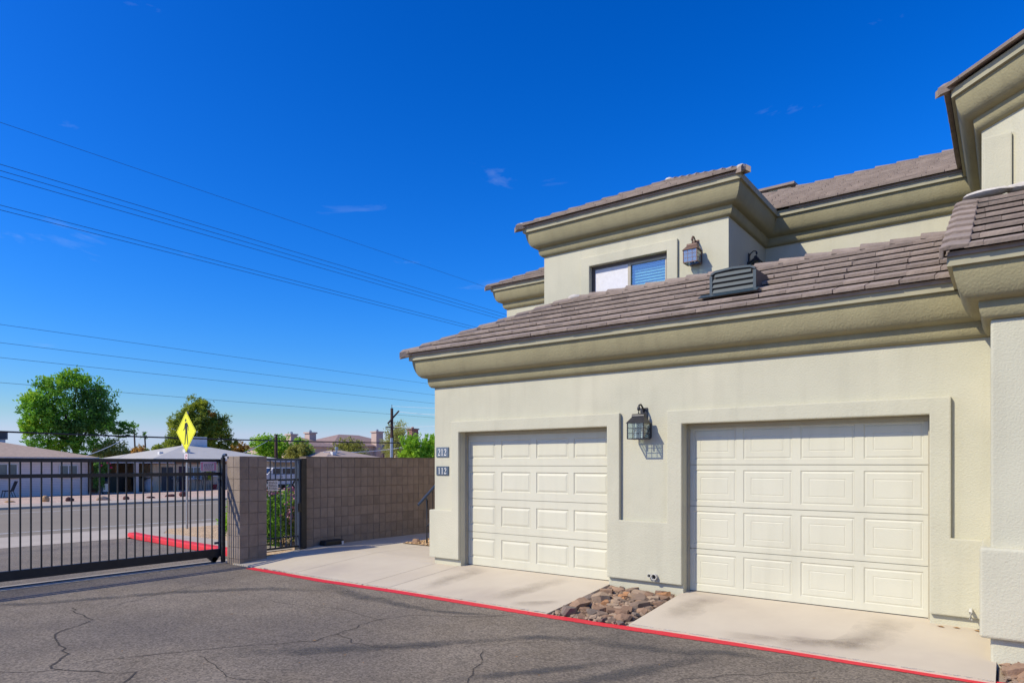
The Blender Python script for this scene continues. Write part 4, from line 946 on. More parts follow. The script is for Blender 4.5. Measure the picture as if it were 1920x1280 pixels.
tree('olive_tree', (-62, 25.6, G), [(0, 0, 3.0, 1.0, 1.2, 1.0), (0, .9, 2.6, .9, .9, .9), (0, -.9, 2.5, .9, .9, .8)], 5000, .11, lm['olive'], 'low grey olive tree right below the tall spreading tree', tr=(1.6, .12), seed=3, aspect=.35)
tree('pine_tree', (-70, 37.3, G), [(0, 0, 7.6, 1.6, 1.7, 1.4), (0, -1.5, 6.2, 1.5, 1.4, 1.3), (0, 1.5, 6.4, 1.5, 1.5, 1.4), (0, -2.2, 4.7, 1.4, 1.3, 1.1), (0, 2.4, 4.8, 1.3, 1.2, 1.3), (0, 0, 5.2, 2.0, 2.0, 1.6), (0, -2.0, 3.4, 1.4, 1.4, .9), (0, 2.5, 3.4, 1.3, 1.2, .8), (0, .4, 8.5, .8, .9, .6), (1, .3, 3.2, 1.4, 2.2, 1.0), (.6, -.6, 6.6, 1.4, 1.6, 1.2), (.6, 1.9, 5.6, 1.2, 1.4, 1.2), (.6, -2.9, 4.2, 1.0, .9, .9), (.6, 3.1, 4.4, .9, .8, .9)], 22000, .15, lm['pine'],
     'dense dark green conifer behind the yellow crossing sign', tr=(4, .25), seed=4, aspect=.3, up=.35, sub=34, extra=[([(.2, -2.2, 5.8, 1.2, 1.0, 1.0), (.2, -1.2, 7.2, 1.2, .9, .9), (.4, -2.6, 4.0, 1.1, .9, .9), (.8, .6, 5.2, 1.2, 1.1, .7), (.6, -.2, 8.2, .9, 1.0, .6), (.8, 1.4, 6.2, 1.0, 1.0, .8)], 9000, leafmat('leaf_pine_highlight', (.42, .46, .035), (.22, .30, .03))), ([(1.5, .9, 7.2, .35, .55, .5), (1.5, 1.5, 6.5, .3, .4, .4)], 420, lm['brown'])])  # yellow-green clumps paint sunlit highlights, mostly on the left; brown ones are foliage colour
for i, (x, y, r, h, m_, lab) in enumerate([(-58, 25.6, .75, 3.3, 'brown', 'small rust coloured bush behind the carport roof'), (-58, 26.6, .85, 3.15, 'olive', 'rounded olive green bush between the carport and the conifer'), (-58.5, 27.7, .95, 3.5, 'pine', 'taller yellow green bush left of the crossing sign'),
      (-75, 44.6, 1.5, 4.6, 'brown', 'wide brown and green bush behind the peak of the grey roof'), (-72, 47.2, 2.3, 5.3, 'fresh', 'large light green hedge tree behind the thin brown pole'), (-70, 50.2, 1.9, 5.1, 'fresh', 'light green hedge tree right of the thin brown pole'), (-62, 44.6, 1.7, 4.1, 'olive', 'yellow olive bush above the pedestrian gate'), (-76, 63.2, 3.2, 5.6, 'olive', 'feathery olive tree in front of the far condominium'),
      (-85, 81.2, 3.0, 9.3, 'grey', 'grey green tree behind the tall wooden utility pole'), (-40, 40.0, 1.5, 4.15, 'fresh', 'bright green vine hedge beside the townhouse corner'), (-40, 42.3, 1.5, 4.4, 'fresh', 'bright green leafy hedge half hidden by the townhouse corner'), (-78, 43.2, 1.3, 5.0, 'bright', 'small green tree top right of the conifer')]):
    base = (x, y, G); rr = random.Random(i+70); hh = h+.3
    cl = [(rr.uniform(-.4, .4)*r, rr.uniform(-.55, .55)*r, hh*rr.uniform(.45, .8), r*.55, r*rr.uniform(.5, .7), hh*rr.uniform(.16, .24)) for _ in range(6)] + [(0, 0, hh*.45, r*.8, r*.9, hh*.38), (0, 0, hh*.82, r*.45, r*.5, hh*.17)]
    tree('bush', base, cl, int(4200 + 1500*min(r, 2)), .11 if x > -60 else .14, lm[m_], lab, 'bush' if r < 1.8 else 'tree', 'bushes and trees beyond the street', tr=(hh*.4, .08), seed=i+20, sub=18)
# two far palms
pf = lm['shade']
for i, (y, h) in enumerate(((66.4, 9.7), (68.6, 8.3))):
    t = root('palm_tree', (-150, y, G), ['taller of two distant thin palms between the tall tree and the conifer', 'shorter of two distant palms, the one on the right'][i], 'palm', 'distant palms')
    MB().tube([(-150, y, G), (-150, y-.2, h*.5), (-150, y-.4, h-.5)], [.24, .18, .16], 8).build('trunk', bark, t, smooth=True)
    g = np.random.default_rng(i+3); V = []
    for k in range(26):
        a = g.random()*6.28; e = g.random()*1.9-.7; d = np.array([math.cos(a)*math.cos(e), math.sin(a)*math.cos(e), math.sin(e)]); s = np.cross(d, [0, 0, 1.]); s /= np.linalg.norm(s); c0 = np.array([-150, y-.4, h-.5])
        V += [c0, c0+d*.7+s*.16+[0,0,.1], c0+d*1.35-[0,0,.25], c0+d*.7-s*.16+[0,0,.1]]
    leaf_obj('fronds', np.array(V), pf, t)
# oleander behind the pedestrian gate
ol = root('oleander_bush', (-13.2, 8.9, -.16), 'green oleander bush with pink flowers behind the pedestrian gate', 'bush')
cs = [(-13.0, 8.5, .35, .5, .45, .5), (-13.1, 9.2, .4, .5, .5, .5), (-12.8, 8.9, .72, .5, .65, .33), (-13.1, 8.2, .6, .4, .4, .4), (-13.3, 9.8, .45, .5, .5, .5), (-12.7, 8.45, .3, .35, .4, .4), (-12.7, 9.2, .3, .35, .4, .4)]
leaf_obj('foliage', leaves(cs, 8000, .062, 8, .24, .45, .25), lm['oleander'], ol); leaf_obj('foliage', leaves(cs, 6000, .06, 18, .24, .45, .35), lm['fresh'], ol)
leaf_obj('flowers', leaves([(-12.9, 8.5, 1.0, .35, .45, .08), (-12.9, 9.25, 1.02, .35, .35, .08), (-12.45, 8.9, .6, .1, .5, .4)], 420, .034, 9, .8, 0, .3, 5), pinkf, ol)
b = MB(); rr = random.Random(3)
for _ in range(16): x, y = -13.2+rr.uniform(-.2, .2), 8.9+rr.uniform(-.3, .3); b.tube([(x, y, -.2), (x+rr.uniform(-.3, .3), y+rr.uniform(-.4, .4), rr.uniform(.5, .9))], .009, 5)
b.build('stems', bark, ol)
tree('shrub', (-15, 8.75, -.2), [(0, 0, .45, .25, .16, .35), (0, .1, .75, .2, .14, .25)], 900, .05, lm['fresh'], 'small bright green shrub seen past the end of the sliding gate', 'bush', seed=31, aspect=.3)

# ------------------------------------------------------------------ crossing sign
galv = mat('galvanised', (.40, .41, .42), (.34, .35, .36), 8, .4, metal=.7); yel = mat('sign_yellow', (.80, .78, .01), (.77, .75, .01), 3, .45); redp = mat('sign_red', (.5, .02, .02), None, 5, .5)
cx, cy = -19.94, 10.27
cs_ = root('crossing_sign', (cx, cy, -.36), 'yellow diamond pedestrian crossing sign on a metal post', 'sign', rz=R(-1.5)); ORG[cs_] = Vector((0, 0, -.36)) - Vector((0, 0, -.36)) + Vector((0, 0, 0))
zo = .36                                    # local z = world z + .36
MB().box((-.028, .004, -.2), (.028, .05, 3.2+zo)).build('post', galv, cs_)
zc_ = 2.595+zo; hd = .615
MB().prism([(0, 0, zc_-hd), (hd, 0, zc_), (0, 0, zc_+hd), (-hd, 0, zc_)], (0, -.004, 0)).build('diamond', yel, cs_)
b = MB(); lines = hd-.035
for (x1, z1), (x2, z2) in zip([(0, -1), (1, 0), (0, 1), (-1, 0)], [(1, 0), (0, 1), (-1, 0), (0, -1)]):
    p = [(x1*lines, -.0045, zc_+z1*lines), (x2*lines, -.0045, zc_+z2*lines), (x2*(lines-.014), -.0045, zc_+z2*(lines-.014)), (x1*(lines-.014), -.0045, zc_+z1*(lines-.014))]; b.prism(p, (0, -.0008, 0))
sy = MB()
sy.lathe((-.02, -.0052, zc_+.345), [(.042, -.0006), (.042, .0006)], 18, 'y')
for q in stroke2d([(-.0, .27), (.01, .16), (.02, .02)], [.13, .16, .11]) + stroke2d([(.0, .04), (-.035, -.17), (-.06, -.36)], [.07, .055, .045]) + stroke2d([(-.06, -.36), (-.11, -.372)], [.035, .025]) + stroke2d([(.04, .04), (.075, -.17), (.12, -.36)], [.07, .055, .045]) + stroke2d([(.12, -.36), (.08, -.375)], [.035, .025]) + stroke2d([(-.04, .25), (-.09, .10), (-.165, .04)], [.05, .042, .03]) + stroke2d([(.06, .25), (.13, .15), (.135, .02)], [.05, .042, .03]):
    sy.prism([(p[0], -.0046, zc_+p[1]) for p in q], (0, -.0012, 0))
sy.build('walking_symbol', blk, cs_); b.build('border', blk, cs_)
MB().box((-.10, -.003, 1.70+zo), (.10, .001, 1.94+zo)).build('small_plate', white_p, cs_)
b = MB(); n = 24
for rr_, y in ((.075, -.0034), (.058, -.0034)):
    for j in range(n): t = 2*math.pi*j/n; b.v.append((rr_*math.cos(t), y, 1.845+zo+rr_*math.sin(t)))
b.f = [(j, (j+1) % n, n+(j+1) % n, n+j) for j in range(n)]
b.prism([(-.05, -.0036, 1.80+zo), (-.04, -.0036, 1.79+zo), (.05, -.0036, 1.89+zo), (.04, -.0036, 1.90+zo)], (0, -.0004, 0)); b.build('prohibition_ring', redp, cs_)
b = MB()
for q in stroke2d([(-.02, -.05), (-.02, .02), (.0, .04), (.025, .02)], [.014]*4) + [[(.005, .022), (.045, .022), (.025, -.012)]]: b.prism([(p[0], -.0032, 1.845+zo+p[1]) for p in q], (0, -.0003, 0))
b.build('arrow', blk, cs_)

# ------------------------------------------------------------------ boulders on the far verge
bo = [((-41.2, 12.05), (.5, .45, .13), (.42, .25, .10), 'flat tan boulder, leftmost on the far gravel verge'), ((-40.3, 13.35), (.30, .30, .42), (.52, .33, .16), 'upright orange boulder on the far verge'), ((-39.8, 14.3), (.32, .42, .34), (.10, .035, .03), 'rounded dark red boulder on the far verge'),
      ((-39.6, 15.75), (.4, .55, .32), (.50, .36, .24), 'pale tan double boulder on the far verge'), ((-39.1, 16.8), (.30, .36, .28), (.12, .04, .03), 'small dark red boulder in front of the carport'), ((-39.7, 18.4), (.35, .58, .17), (.13, .045, .03), 'long low dark red boulder on the far verge'),
      ((-40.6, 19.9), (.35, .52, .24), (.15, .05, .04), 'broad dark red boulder left of the crossing sign post'), ((-40.1, 20.45), (.36, .48, .36), (.14, .045, .04), 'tall dark red boulder directly left of the sign post')]
for i, ((x, y), r, c_, lab) in enumerate(bo):
    r = tuple(q*.52 for q in r); b = blob((x, y, G+r[2]*.55), r, 300+i*7, 2, .42)
    b.build('boulder', mat('boulder_%d' % i, c_, tuple(q*.65 for q in c_), 3, .9, .6, 12), None, loc=(x, y, G), label=lab, cat='boulder', group='boulders on the far gravel verge')

# ------------------------------------------------------------------ houses across the street
pale = mat('painted_brick', (.76, .63, .56), (.71, .585, .52), 4, .9); shingle = mat('shingle', (.47, .345, .25), (.38, .28, .20), 5, .95, .5, 9); beige = mat('house_beige', (.62, .475, .335), (.57, .435, .305), 2, .9)
grey_roof = mat('grey_roof', (.50, .475, .42), (.46, .435, .385), 1.5, .8); white_t = mat('white_trim', (.68, .66, .64), None, 3, .7); dark = mat('dark_opening', (.02, .018, .018), None, 3, .8); glassd = mat('house_glass', (.10, .13, .13), (.16, .19, .18), 1.2, .15)
pinkst = mat('condo_stucco', (.52, .39, .32), (.47, .35, .29), 1, .95); condo_roof = mat('condo_tile', (.34, .23, .19), (.27, .185, .155), 2.5, .95, .5, 10); brickred = mat('brick_chimney', (.30, .15, .11), (.24, .12, .09), 6, .95)
def hip(parent, x0, x1, y0, y1, ze_, pitch, m_, ov=.45, name='roof', fas=white_t):
    x0 -= ov; x1 += ov; y0 -= ov; y1 += ov; w_ = min(x1-x0, y1-y0)/2; h = w_*pitch
    if (y1-y0) >= (x1-x0): a, c_ = ((x0+x1)/2, y0+w_, ze_+h), ((x0+x1)/2, y1-w_, ze_+h)
    else: a, c_ = (x0+w_, (y0+y1)/2, ze_+h), (x1-w_, (y0+y1)/2, ze_+h)
    P = [(x0, y0, ze_), (x1, y0, ze_), (x1, y1, ze_), (x0, y1, ze_)]
    b = MB()
    if (y1-y0) >= (x1-x0): b.add(P+[a, c_], [(0, 1, 4), (1, 2, 5, 4), (2, 3, 5), (3, 0, 4, 5), (3, 2, 1, 0)])
    else: b.add(P+[a, c_], [(0, 1, 5, 4), (1, 2, 5), (2, 3, 4, 5), (3, 0, 4), (3, 2, 1, 0)])
    r = b.build(name, m_, parent)
    MB().box((x0+.02, y0+.02, ze_-.16), (x1-.02, y1-.02, ze_-.003)).build('fascia', fas, r); return r
def win_x(parent, x, y0, y1, z0, z1, fm, n=2, gm=None, sill=True):
    b = MB(); t = .05
    b.box((x, y0, z0), (x+.05, y0+t, z1)); b.box((x, y1-t, z0), (x+.05, y1, z1)); b.box((x, y0+t, z1-t), (x+.05, y1-t, z1)); b.box((x, y0+t, z0), (x+.05, y1-t, z0+t))
    for i in range(1, n): yy = y0+(y1-y0)*i/n; b.box((x, yy-.03, z0+t), (x+.045, yy+.03, z1-t))
    w_ = b.build('window', fm, parent); MB().box((x+.005, y0+.01, z0+.01), (x+.02, y1-.01, z1-.01)).build('pane', gm or glassd, w_)
    if sill: MB().box((x, y0-.08, z0-.10), (x+.10, y1+.08, z0-.02)).build('sill', white_t, w_)
hA = root('pale_house', (-54, 8, G), 'pale painted brick house with a brown shingle hip roof', 'house')
MB().box((-60, -8, G-.1), (-48.3, 18.38, 1.99)).build('wall', pale, hA)
b = MB()
for i in range(22):
    z = G+.1+i*.105
    b.box((-48.302, -8, z), (-48.296, 18.38, z+.012))
b.build('brick_courses', mat('brick_joint', (.40, .34, .335), None, 4, .95), hA, kind='stuff')
hip(hA, -60, -48.3, -8, 18.4, 2.06, .235, shingle, .5)
win_x(hA, -48.29, 16.72, 17.78, .87, 1.56, white_t); win_x(hA, -48.29, 13.0, 14.52, .87, 1.64, white_t, 3)
ac = root('roof_cooler', (-53.5, 14.6, 3.2), 'dark boxy roof air conditioner on the brown shingle roof', 'air conditioner')
MB().box((-54.2, 12.6, 3.25), (-53.0, 15.4, 3.80)).build('cabinet', mat('ac_grey', (.10, .11, .12), None, 3, .7), ac); MB().box((-54.1, 12.7, 3.05), (-53.1, 15.3, 3.249)).build('curb', white_t, ac)
b = MB()
for i in range(24): y = 12.7+i*.11; b.box((-52.999, y, 3.3), (-52.98, y+.03, 3.75))
b.build('grille', iron, ac)
# patio chair by the pale house
pc = root('patio_chair', (-47.2, 13.75, G), 'dark patio chair in front of the pale house wall', 'chair')
MB().box((-47.45, 13.5, .02), (-46.95, 13.95, .07)).build('seat', blkp, pc); MB().prism([(-47.45, 13.92, .07), (-46.95, 13.92, .07), (-46.95, 14.12, .62), (-47.45, 14.12, .62)], (0, .03, 0)).build('backrest', blkp, pc)
for x in (-47.42, -46.98):
    for y, y2 in ((13.52, 13.45), (13.92, 14.05)): MB().tube([(x, y, .02), (x, y2, G)], .018, 6).build('leg', blkp, pc)
# grey roofed house with carport
hB = root('grey_roof_house', (-54, 26, G), 'low beige house with a pale grey hip roof and an open carport', 'house')
MB().box((-60, 23.25, G-.1), (-50, 33.2, 1.95)).build('wall', beige, hB)
rB_ = hip(hB, -58.6, -50, 23.6, 33.2, 2.03, .24, grey_roof, .55)
MB().box((-50.6, 23.2, 1.62), (-49.985, 29, 1.78)).build('beam', mat('porch_beam', (.30, .17, .11), None, 3, .9), hB)
MB().prism([(-56, 19.0, 1.98), (-48.6, 19.0, 1.84), (-48.6, 24.2, 1.84), (-56, 24.2, 1.98)], (0, 0, .12)).build('carport_roof', grey_roof, hB)
MB().box((-48.62, 19.0, 1.70), (-48.56, 24.2, 1.83)).build('carport_fascia', white_t, hB)
MB().box((-48.85, 21.45, G), (-48.6, 21.70, 1.70)).build('carport_post', mat('post_tan', (.60, .50, .42), None, 3, .9), hB)
MB().box((-48.85, 19.2, G), (-48.7, 19.32, 1.70)).build('carport_post', white_t, hB)
MB().box((-56, 18.9, G), (-55.8, 23.2, 1.95)).build('carport_back_wall', beige, hB)
b = MB()
for i in range(34): y = 23.3+i*.29; b.box((-49.999, y, G), (-49.985, y+.03, 1.62))
b.build('siding_battens', beige, hB, kind='stuff')
dr = MB().box((-49.99, 23.92, G), (-49.95, 24.75, 1.40)).build('door', mat('door_navy', (.02, .022, .035), None, 3, .5), hB); MB().lathe((-49.94, 24.65, .55), [(.04, 0), (.04, .05)], 8, 'x').build('handle', galv, dr)
win_x(hB, -49.98, 25.7, 26.9, .55, 1.40, white_t, 2); win_x(hB, -49.98, 27.6, 28.1, .75, 1.40, white_t, 1)
MB().box((-49.98, 25.2, G), (-49.96, 25.66, 1.45)).build('shutter', mat('plum', (.06, .03, .05), None, 3, .8), hB)
for k, (y, z, r_) in enumerate(((24.6, 2.38, .14), (26.6, 2.62, .2))): MB().box((-51.6-r_, y-r_, z-.15), (-51.6+r_, y+r_, z+.18)).build('roof_vent_cap', white_t, rB_)
ec = root('evaporative_cooler', (-54, 27.6, 2.7), 'white evaporative cooler box on legs on the grey roof', 'cooler')
MB().box((-55.2, 28.05, 3.02), (-54.0, 29.6, 3.88)).build('cabinet', white_t, ec, .03)
for x in (-55.1, -54.1):
    for y in (28.12, 29.5): MB().box((x-.04, y-.04, 2.4), (x+.04, y+.04, 3.02)).build('leg', white_t, ec)
# things under the carport
def bin_(x, y, h, m_, label, nm='wheelie_bin'):
    t = root(nm, (x, y, G), label, 'bin'); b = MB(); A = [(x-.25, y-.22, G+.05), (x+.25, y-.22, G+.05), (x+.25, y+.22, G+.05), (x-.25, y+.22, G+.05), (x-.32, y-.3, G+h), (x+.32, y-.3, G+h), (x+.32, y+.3, G+h), (x-.32, y+.3, G+h)]
    b.add(A, [(3,2,1,0), (4,5,6,7), (0,1,5,4), (1,2,6,5), (2,3,7,6), (3,0,4,7)]).build('body', m_, t, .03); MB().box((x-.35, y-.33, G+h+.001), (x+.35, y+.33, G+h+.06)).build('lid', m_, t, .02)
    for yy in (-.25, .25): MB().lathe((x+.2, y+yy-.02, G+.1), [(.1, 0), (.1, .05)], 10, 'y').build('wheel', blkp, t)
bin_(-50.5, 20.7, 1.05, mat('bin_green', (.02, .03, .02), None, 3, .6), 'dark green wheeled bin under the carport, left of the tan post')
bin_(-51.2, 21.5, 1.05, MT['black_plastic'], 'black wheeled bin behind the tan carport post')
bin_(-50.2, 22.3, .95, MT['black_plastic'], 'black wheeled bin just right of the tan carport post')
tarp = mat('tarp_white', (.55, .54, .56), (.4, .4, .42), 2, .7)
blob((-50.0, 22.95, .05), (.35, .32, .55), 14).build('covered_bundle', tarp, None, smooth=True, loc=(-50, 22.95, G), label='white tarp bundle at the carport wall', cat='bundle')
blob((-49.4, 22.6, .82), (.3, .35, .16), 15).build('tarp', tarp, None, smooth=True, loc=(-49.4, 22.6, .7), label='crumpled white sheet on top of the right carport bin', cat='sheet')
gs = root('gas_grill', (-47.8, 19.25, G), 'silver and black barbecue grill left of the carport', 'grill')
MB().box((-48.05, 19.0, G+.15), (-47.55, 19.4, .35)).build('cabinet', galv, gs, .02); MB().lathe((-47.8, 19.2, .38), [(.34, 0), (.34, .12), (.2, .26), (.02, .3)], 14).build('hood', blkp, gs, smooth=True)
for y in (19.05, 19.35): MB().lathe((-47.7, y-.02, G+.09), [(.09, 0), (.09, .04)], 10, 'y').build('wheel', blkp, gs)
bv = tree('bougainvillea', (-47.6, 18.75, G), [(0, 0, 1.3, .35, .3, .9), (0, .2, 1.9, .4, .5, .4)], 2200, .07, lm['shade'], 'dark bougainvillea with magenta flowers at the corner of the pale house', 'bush', seed=41)
leaf_obj('flowers', leaves([(-47.2, 18.75, 1.52, .1, .12, .06), (-47.2, 19.2, 1.65, .1, .10, .08), (-47.2, 19.3, 1.40, .1, .12, .05)], 120, .05, 42, .8, 0, .2, 10), magenta, bv)
def stool(x, y, label):
    t = root('bar_stool', (x, y, G), label, 'stool', 'black bar stools by the porch wall')
    MB().lathe((x, y, .36), [(.2, 0), (.2, .04)], 12).build('seat', blkp, t)
    for sx, sy_ in ((1, 1), (1, -1), (-1, 1), (-1, -1)): MB().tube([(x+sx*.14, y+sy_*.14, .36), (x+sx*.2, y+sy_*.2, G)], .014, 6).build('leg', blkp, t)
    b = MB()
    for k in range(4): b.box((x-.2, y-.18, .45+k*.07), (x-.18, y+.18, .49+k*.07))
    b.box((x-.2, y-.2, .38), (x-.18, y-.18, .75)); b.box((x-.2, y+.18, .38), (x-.18, y+.2, .75)); b.build('backrest', blkp, t)
for k, (y, lab) in enumerate(((24.95, 'black metal bar stool nearest the navy door'), (25.35, 'black bar stool second from the navy door'), (26.35, 'black bar stool right of the sign post'), (26.95, 'black bar stool farthest right under the window'))): stool(-49.3, y, lab)
tree('hanging_vine', (-49.6, 27.4, .25), [(0, 0, .55, .15, .2, .5)], 500, .06, lm['yellow'], 'yellow green potted vine at the right end of the grey roofed house', 'plant', seed=51, aspect=.35)
MB().lathe((-49.6, 27.75, G), [(.16, 0), (.2, .3), (.22, .42)], 12).build('flower_pot', mat('pot_red', (.30, .03, .03), None, 3, .7), None, smooth=True, loc=(-49.6, 27.75, G), label='dark red flower pot at the end of the grey roofed house', cat='pot')
# beige house behind the parked car
hC = root('beige_house', (-56, 37, G), 'beige house with a flat white roof edge behind the parked car', 'house')
MB().box((-60, 33.6, G-.1), (-52, 44, 1.85)).build('wall', beige, hC); MB().box((-60.4, 33.55, 1.851), (-51.2, 44.4, 2.12)).build('roof', grey_roof, hC); MB().box((-51.2, 33.55, 1.80), (-51.12, 44.4, 2.10)).build('fascia', white_t, hC)
win_x(hC, -51.99, 34.5, 35.3, .75, 1.35, white_t); win_x(hC, -51.99, 36.3, 37.2, .75, 1.35, white_t)
# house with tan hip roof just above the block wall
hD = root('tan_roof_house', (-60, 48, G), 'house with a low tan hip roof showing above the block wall', 'house')
MB().box((-64, 43.8, G-.1), (-56.8, 52.5, 2.05)).build('wall', beige, hD); rD = hip(hD, -64, -56.8, 43.8, 52.4, 2.15, .25, mat('tan_roof', (.42, .32, .25), (.36, .275, .215), 3, .95), .5)
MB().box((-58.4, 45.7, 2.6), (-58.0, 46.2, 2.95)).build('vent_box', white_t, rD); MB().lathe((-59, 47.0, 2.8), [(.12, 0), (.12, .45), (.2, .47), (.2, .6), (.1, .7)], 12).build('turbine_vent', galv, rD, smooth=True); MB().lathe((-58.5, 46.1, 2.75), [(.06, 0), (.06, .6)], 8).build('pipe', mat('rust', (.16, .07, .04), None, 3, .9), rD)
# far condominium
hE = root('condominium', (-98, 84, G), 'distant pinkish stucco condominium with tile roofs and several chimneys', 'building')
for (y0, y1, z, x1) in ((66.5, 76.5, 4.6, -96), (76.6, 93.4, 5.0, -97), (88, 95, 4.4, -93)):
    MB().box((x1-12, y0, G), (x1, y1, z)).build('wall', pinkst, hE); hip(hE, x1-12, x1, y0, y1, z+.15, .33, condo_roof, .6, fas=pinkst)
for (y0, y1, z0, z1, x) in ((68.3, 69.9, 4, 6.9, -98), (72.8, 74.6, 4, 7.4, -99), (85.8, 87.9, 2, 8.0, -96.2), (96.0, 98.2, 3, 9.0, -97)):
    c_ = MB().box((x-1.4, y0+.2, z0), (x, y1-.2, z1-.35)).build('chimney', brickred if y0 > 90 else pinkst, hE); MB().box((x-1.55, y0+.02, z1-.349), (x+.15, y1-.02, z1-.1)).build('chimney_cap', pinkst if y0 < 90 else brickred, c_); MB().lathe((x-.7, (y0+y1)/2, z1-.1), [(.25, 0), (.25, .3), (.05, .4)], 10).build('flue', galv if y0 < 90 else brickred, c_)
for y in (90.2, 92.6): win_x(hE, -92.99, y, y+1.1, 1.9, 3.6, white_t, 2)

# ------------------------------------------------------------------ parked car
body_m = mat('car_white', (.62, .60, .58), None, 2, .3, spec=.6); tyre = mat('tyre', (.012, .012, .012), None, 8, .85); carglass = mat('car_glass', (.015, .02, .03), None, 2, .06, spec=.8); chrome = mat('chrome', (.5, .5, .52), None, 3, .25, metal=.9)
cr_ = root('parked_car', (-46.2, 31.0, G), 'boxy white off-roader parked beyond the pedestrian gate', 'car')
y0, y1, xs0, xs1 = 28.6, 33.1, -47.2, -45.4
prof = [(y0, .05), (y0, .55), (y0+.05, .75), (y0+1.15, .82), (y1-.05, .86), (y1, .7), (y1, .05), (y1-.45, .0), (y0+.4, .0)]
MB().prism([(xs0, y, z) for y, z in prof], (xs1-xs0, 0, 0)).build('body', body_m, cr_, .05)
cab = [(y0+1.15, .825), (y0+1.65, 1.36), (y1-.35, 1.36), (y1-.08, .865)]
MB().prism([(xs0+.10, y, z) for y, z in cab], (xs1-xs0-.2, 0, 0)).build('cabin', body_m, cr_, .05)
for a, c_ in ((y0+1.62, y0+2.35), (y0+2.45, y0+3.2), (y0+3.3, y1-.42)): MB().box((xs1-.11, a, .87), (xs1-.075, c_, 1.30)).build('side_window', carglass, cr_, .03)
MB().prism([(xs0+.2, y0+1.22, .90), (xs1-.2, y0+1.22, .90), (xs1-.25, y0+1.60, 1.30), (xs0+.25, y0+1.60, 1.30)], (0, -.03, 0)).build('windscreen', carglass, cr_)
for x in (xs0-.02, xs1-.20):
    for y in (y0+.85, y1-.9):
        w_ = MB().lathe((x, y, G+.37), [(.30, 0), (.37, .03), (.37, .19), (.30, .22)], 20, 'x').build('wheel', tyre, cr_, smooth=True); MB().lathe((x+.2 if x > -46.5 else x-.005, y, G+.37), [(.22, 0), (.22, .03), (.05, .035)], 14, 'x').build('rim', chrome, w_, smooth=True)
MB().box((xs0-.03, y0-.12, -.08), (xs1+.03, y0+.02, .12)).build('bumper', chrome, cr_, .03); MB().box((xs0-.03, y1-.02, -.08), (xs1+.03, y1+.12, .12)).build('bumper', blkp, cr_, .03)
for y in (y0+2.2, y0+3.1): MB().box((xs1+.001, y, .62), (xs1+.02, y+.16, .66)).build('door_handle', blkp, cr_)
MB().box((xs1-.01, y0+.12, -.02), (xs1+.025, y1-.1, .06)).build('rocker', blkp, cr_)
for x in (xs0+.2, xs1-.38): MB().box((x, y0-.03, .45), (x+.2, y0+.01, .62)).build('headlight', white_t, cr_)
MB().box((xs1-.12, y1-.01, .45), (xs1+.005, y1+.03, .75)).build('tail_light', redp, cr_)

# ------------------------------------------------------------------ poles and wires
wood = mat('pole_wood', (.075, .045, .035), (.05, .03, .025), 5, .95); wire_m = mat('wire_black', (.012, .014, .018), None, 3, .6); wire_w = mat('wire_white', (.62, .64, .66), None, 3, .5)
u1 = root('utility_pole', (-68, 63.6, G), 'tall dark wooden utility pole with a slanted brace near the townhouse corner', 'utility pole')
MB().tube([(-68, 63.6, G), (-68, 63.6, 9.3)], [.24, .19], 10).build('pole', wood, u1, smooth=True); MB().tube([(-68, 62.9, 7.2), (-68, 64.9, 9.0)], .12, 8).build('brace', wood, u1); MB().tube([(-68, 63.6, 9.3), (-68, 63.6, 9.8)], .04, 6).build('pin', wood, u1)
MB().box((-67.77, 63.05, G), (-67.6, 63.4, 5.2)).build('conduit', galv, u1); MB().box((-68.1, 62.5, 6.62), (-67.9, 64.7, 6.74)).build('crossarm', wood, u1)
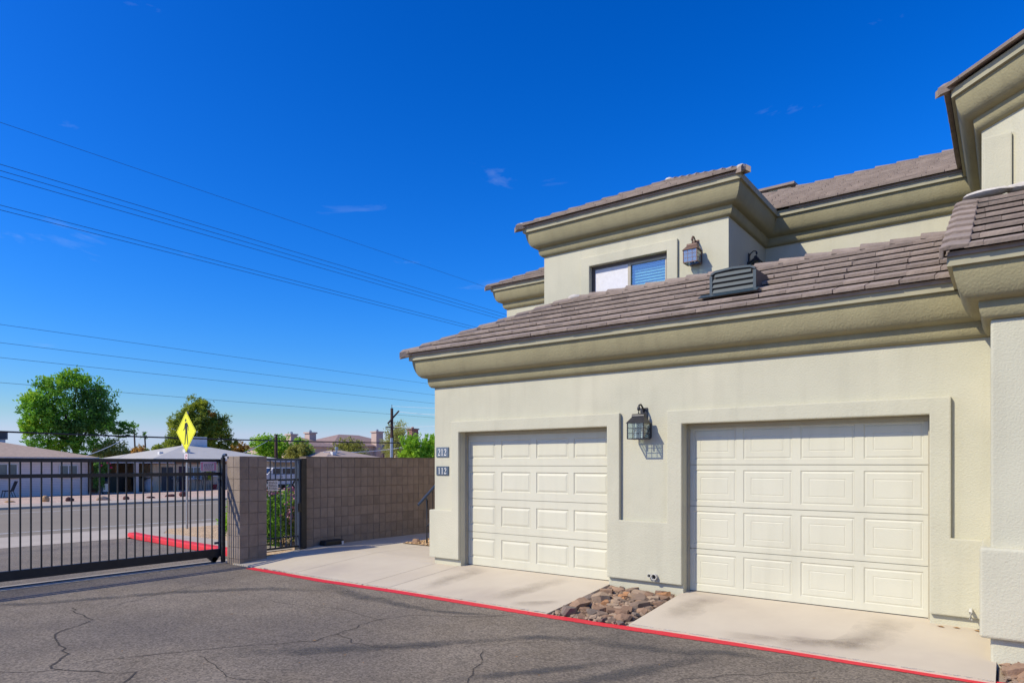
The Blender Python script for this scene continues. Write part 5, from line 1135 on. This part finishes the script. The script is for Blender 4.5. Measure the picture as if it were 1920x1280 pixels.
u2 = root('service_pole', (-66, 44.2, G), 'short thin brown pole in front of the light green hedge', 'utility pole'); MB().tube([(-66, 44.2, G), (-66, 44.2, 4.95)], [.2, .17], 8).build('pole', wood, u2, smooth=True)
def wire(a, b_, sag, r, m_, label, grp=None, n=24):
    a, b_ = Vector(a), Vector(b_); P = [a.lerp(b_, i/n) - Vector((0, 0, sag*4*(i/n)*(1-i/n))) for i in range(n+1)]
    MB().tube(P, r, 5).build('overhead_wire', m_, None, fix=False, loc=tuple(a), label=label, cat='wire', group=grp or 'overhead wires')
for z, lab in ((10.9, 'single highest thin overhead wire'), (9.76, 'top wire of the upper group of three'), (9.59, 'middle wire of the upper group of three'), (9.43, 'bottom wire of the upper group of three'), (8.65, 'upper wire of the pair below the group of three'), (8.52, 'lower wire of the pair below the group of three')):
    wire((-22, -70, z), (-22, 170, z), 0.0, .0075 if z < 10 else .0055, wire_m, lab)
for z, lab in ((9.21, 'highest of the four thin lower wires over the far houses'), (8.22, 'second highest of the four thin lower wires'), (7.41, 'third of the four thin lower wires'), (6.05, 'lowest of the four thin lower wires, crossing the tall tree')):
    wire((-44, -60, z), (-44, 170, z+.0), 0.0, .010, wire_m, lab)
wire((-46, -20, 4.25), (-46, 62, 4.1), .75, .05, wire_m, 'thick black cable sagging low across the trees')
wire((-68, 63.6, 6.68), (-40, 60, 6.3), .1, .022, wire_w, 'pale service wire at the cross arm of the utility pole, the lower one')
wire((-67.9, 64.8, 8.9), (-46, 60, 7.3), .3, .026, wire_w, 'pale sagging service wire leaving the brace of the utility pole')
wire((-68, 63.6, 9.6), (-46, 60, 8.1), .2, .016, wire_w, 'pale thin wire from the very top of the utility pole')
wire((-66, 63.6, 3.9), (-58, 44.5, 2.9), .25, .035, wire_w, 'pale cable sagging above the tan roof')
wire((-66, 44.2, 4.8), (-56, 34, 2.6), .1, .02, wire_w, 'pale drop wire from the short brown pole to the grey roof')
wire((-66, 63.6, 3.8), (-40, 58, 3.4), .1, .03, wire_w, 'pale cable running right from the utility pole across the vine hedge')
wire((-60, 25.5, 3.7), (-52, 19.6, 2.2), .1, .025, wire_w, 'pale drop wire down to the carport roof')
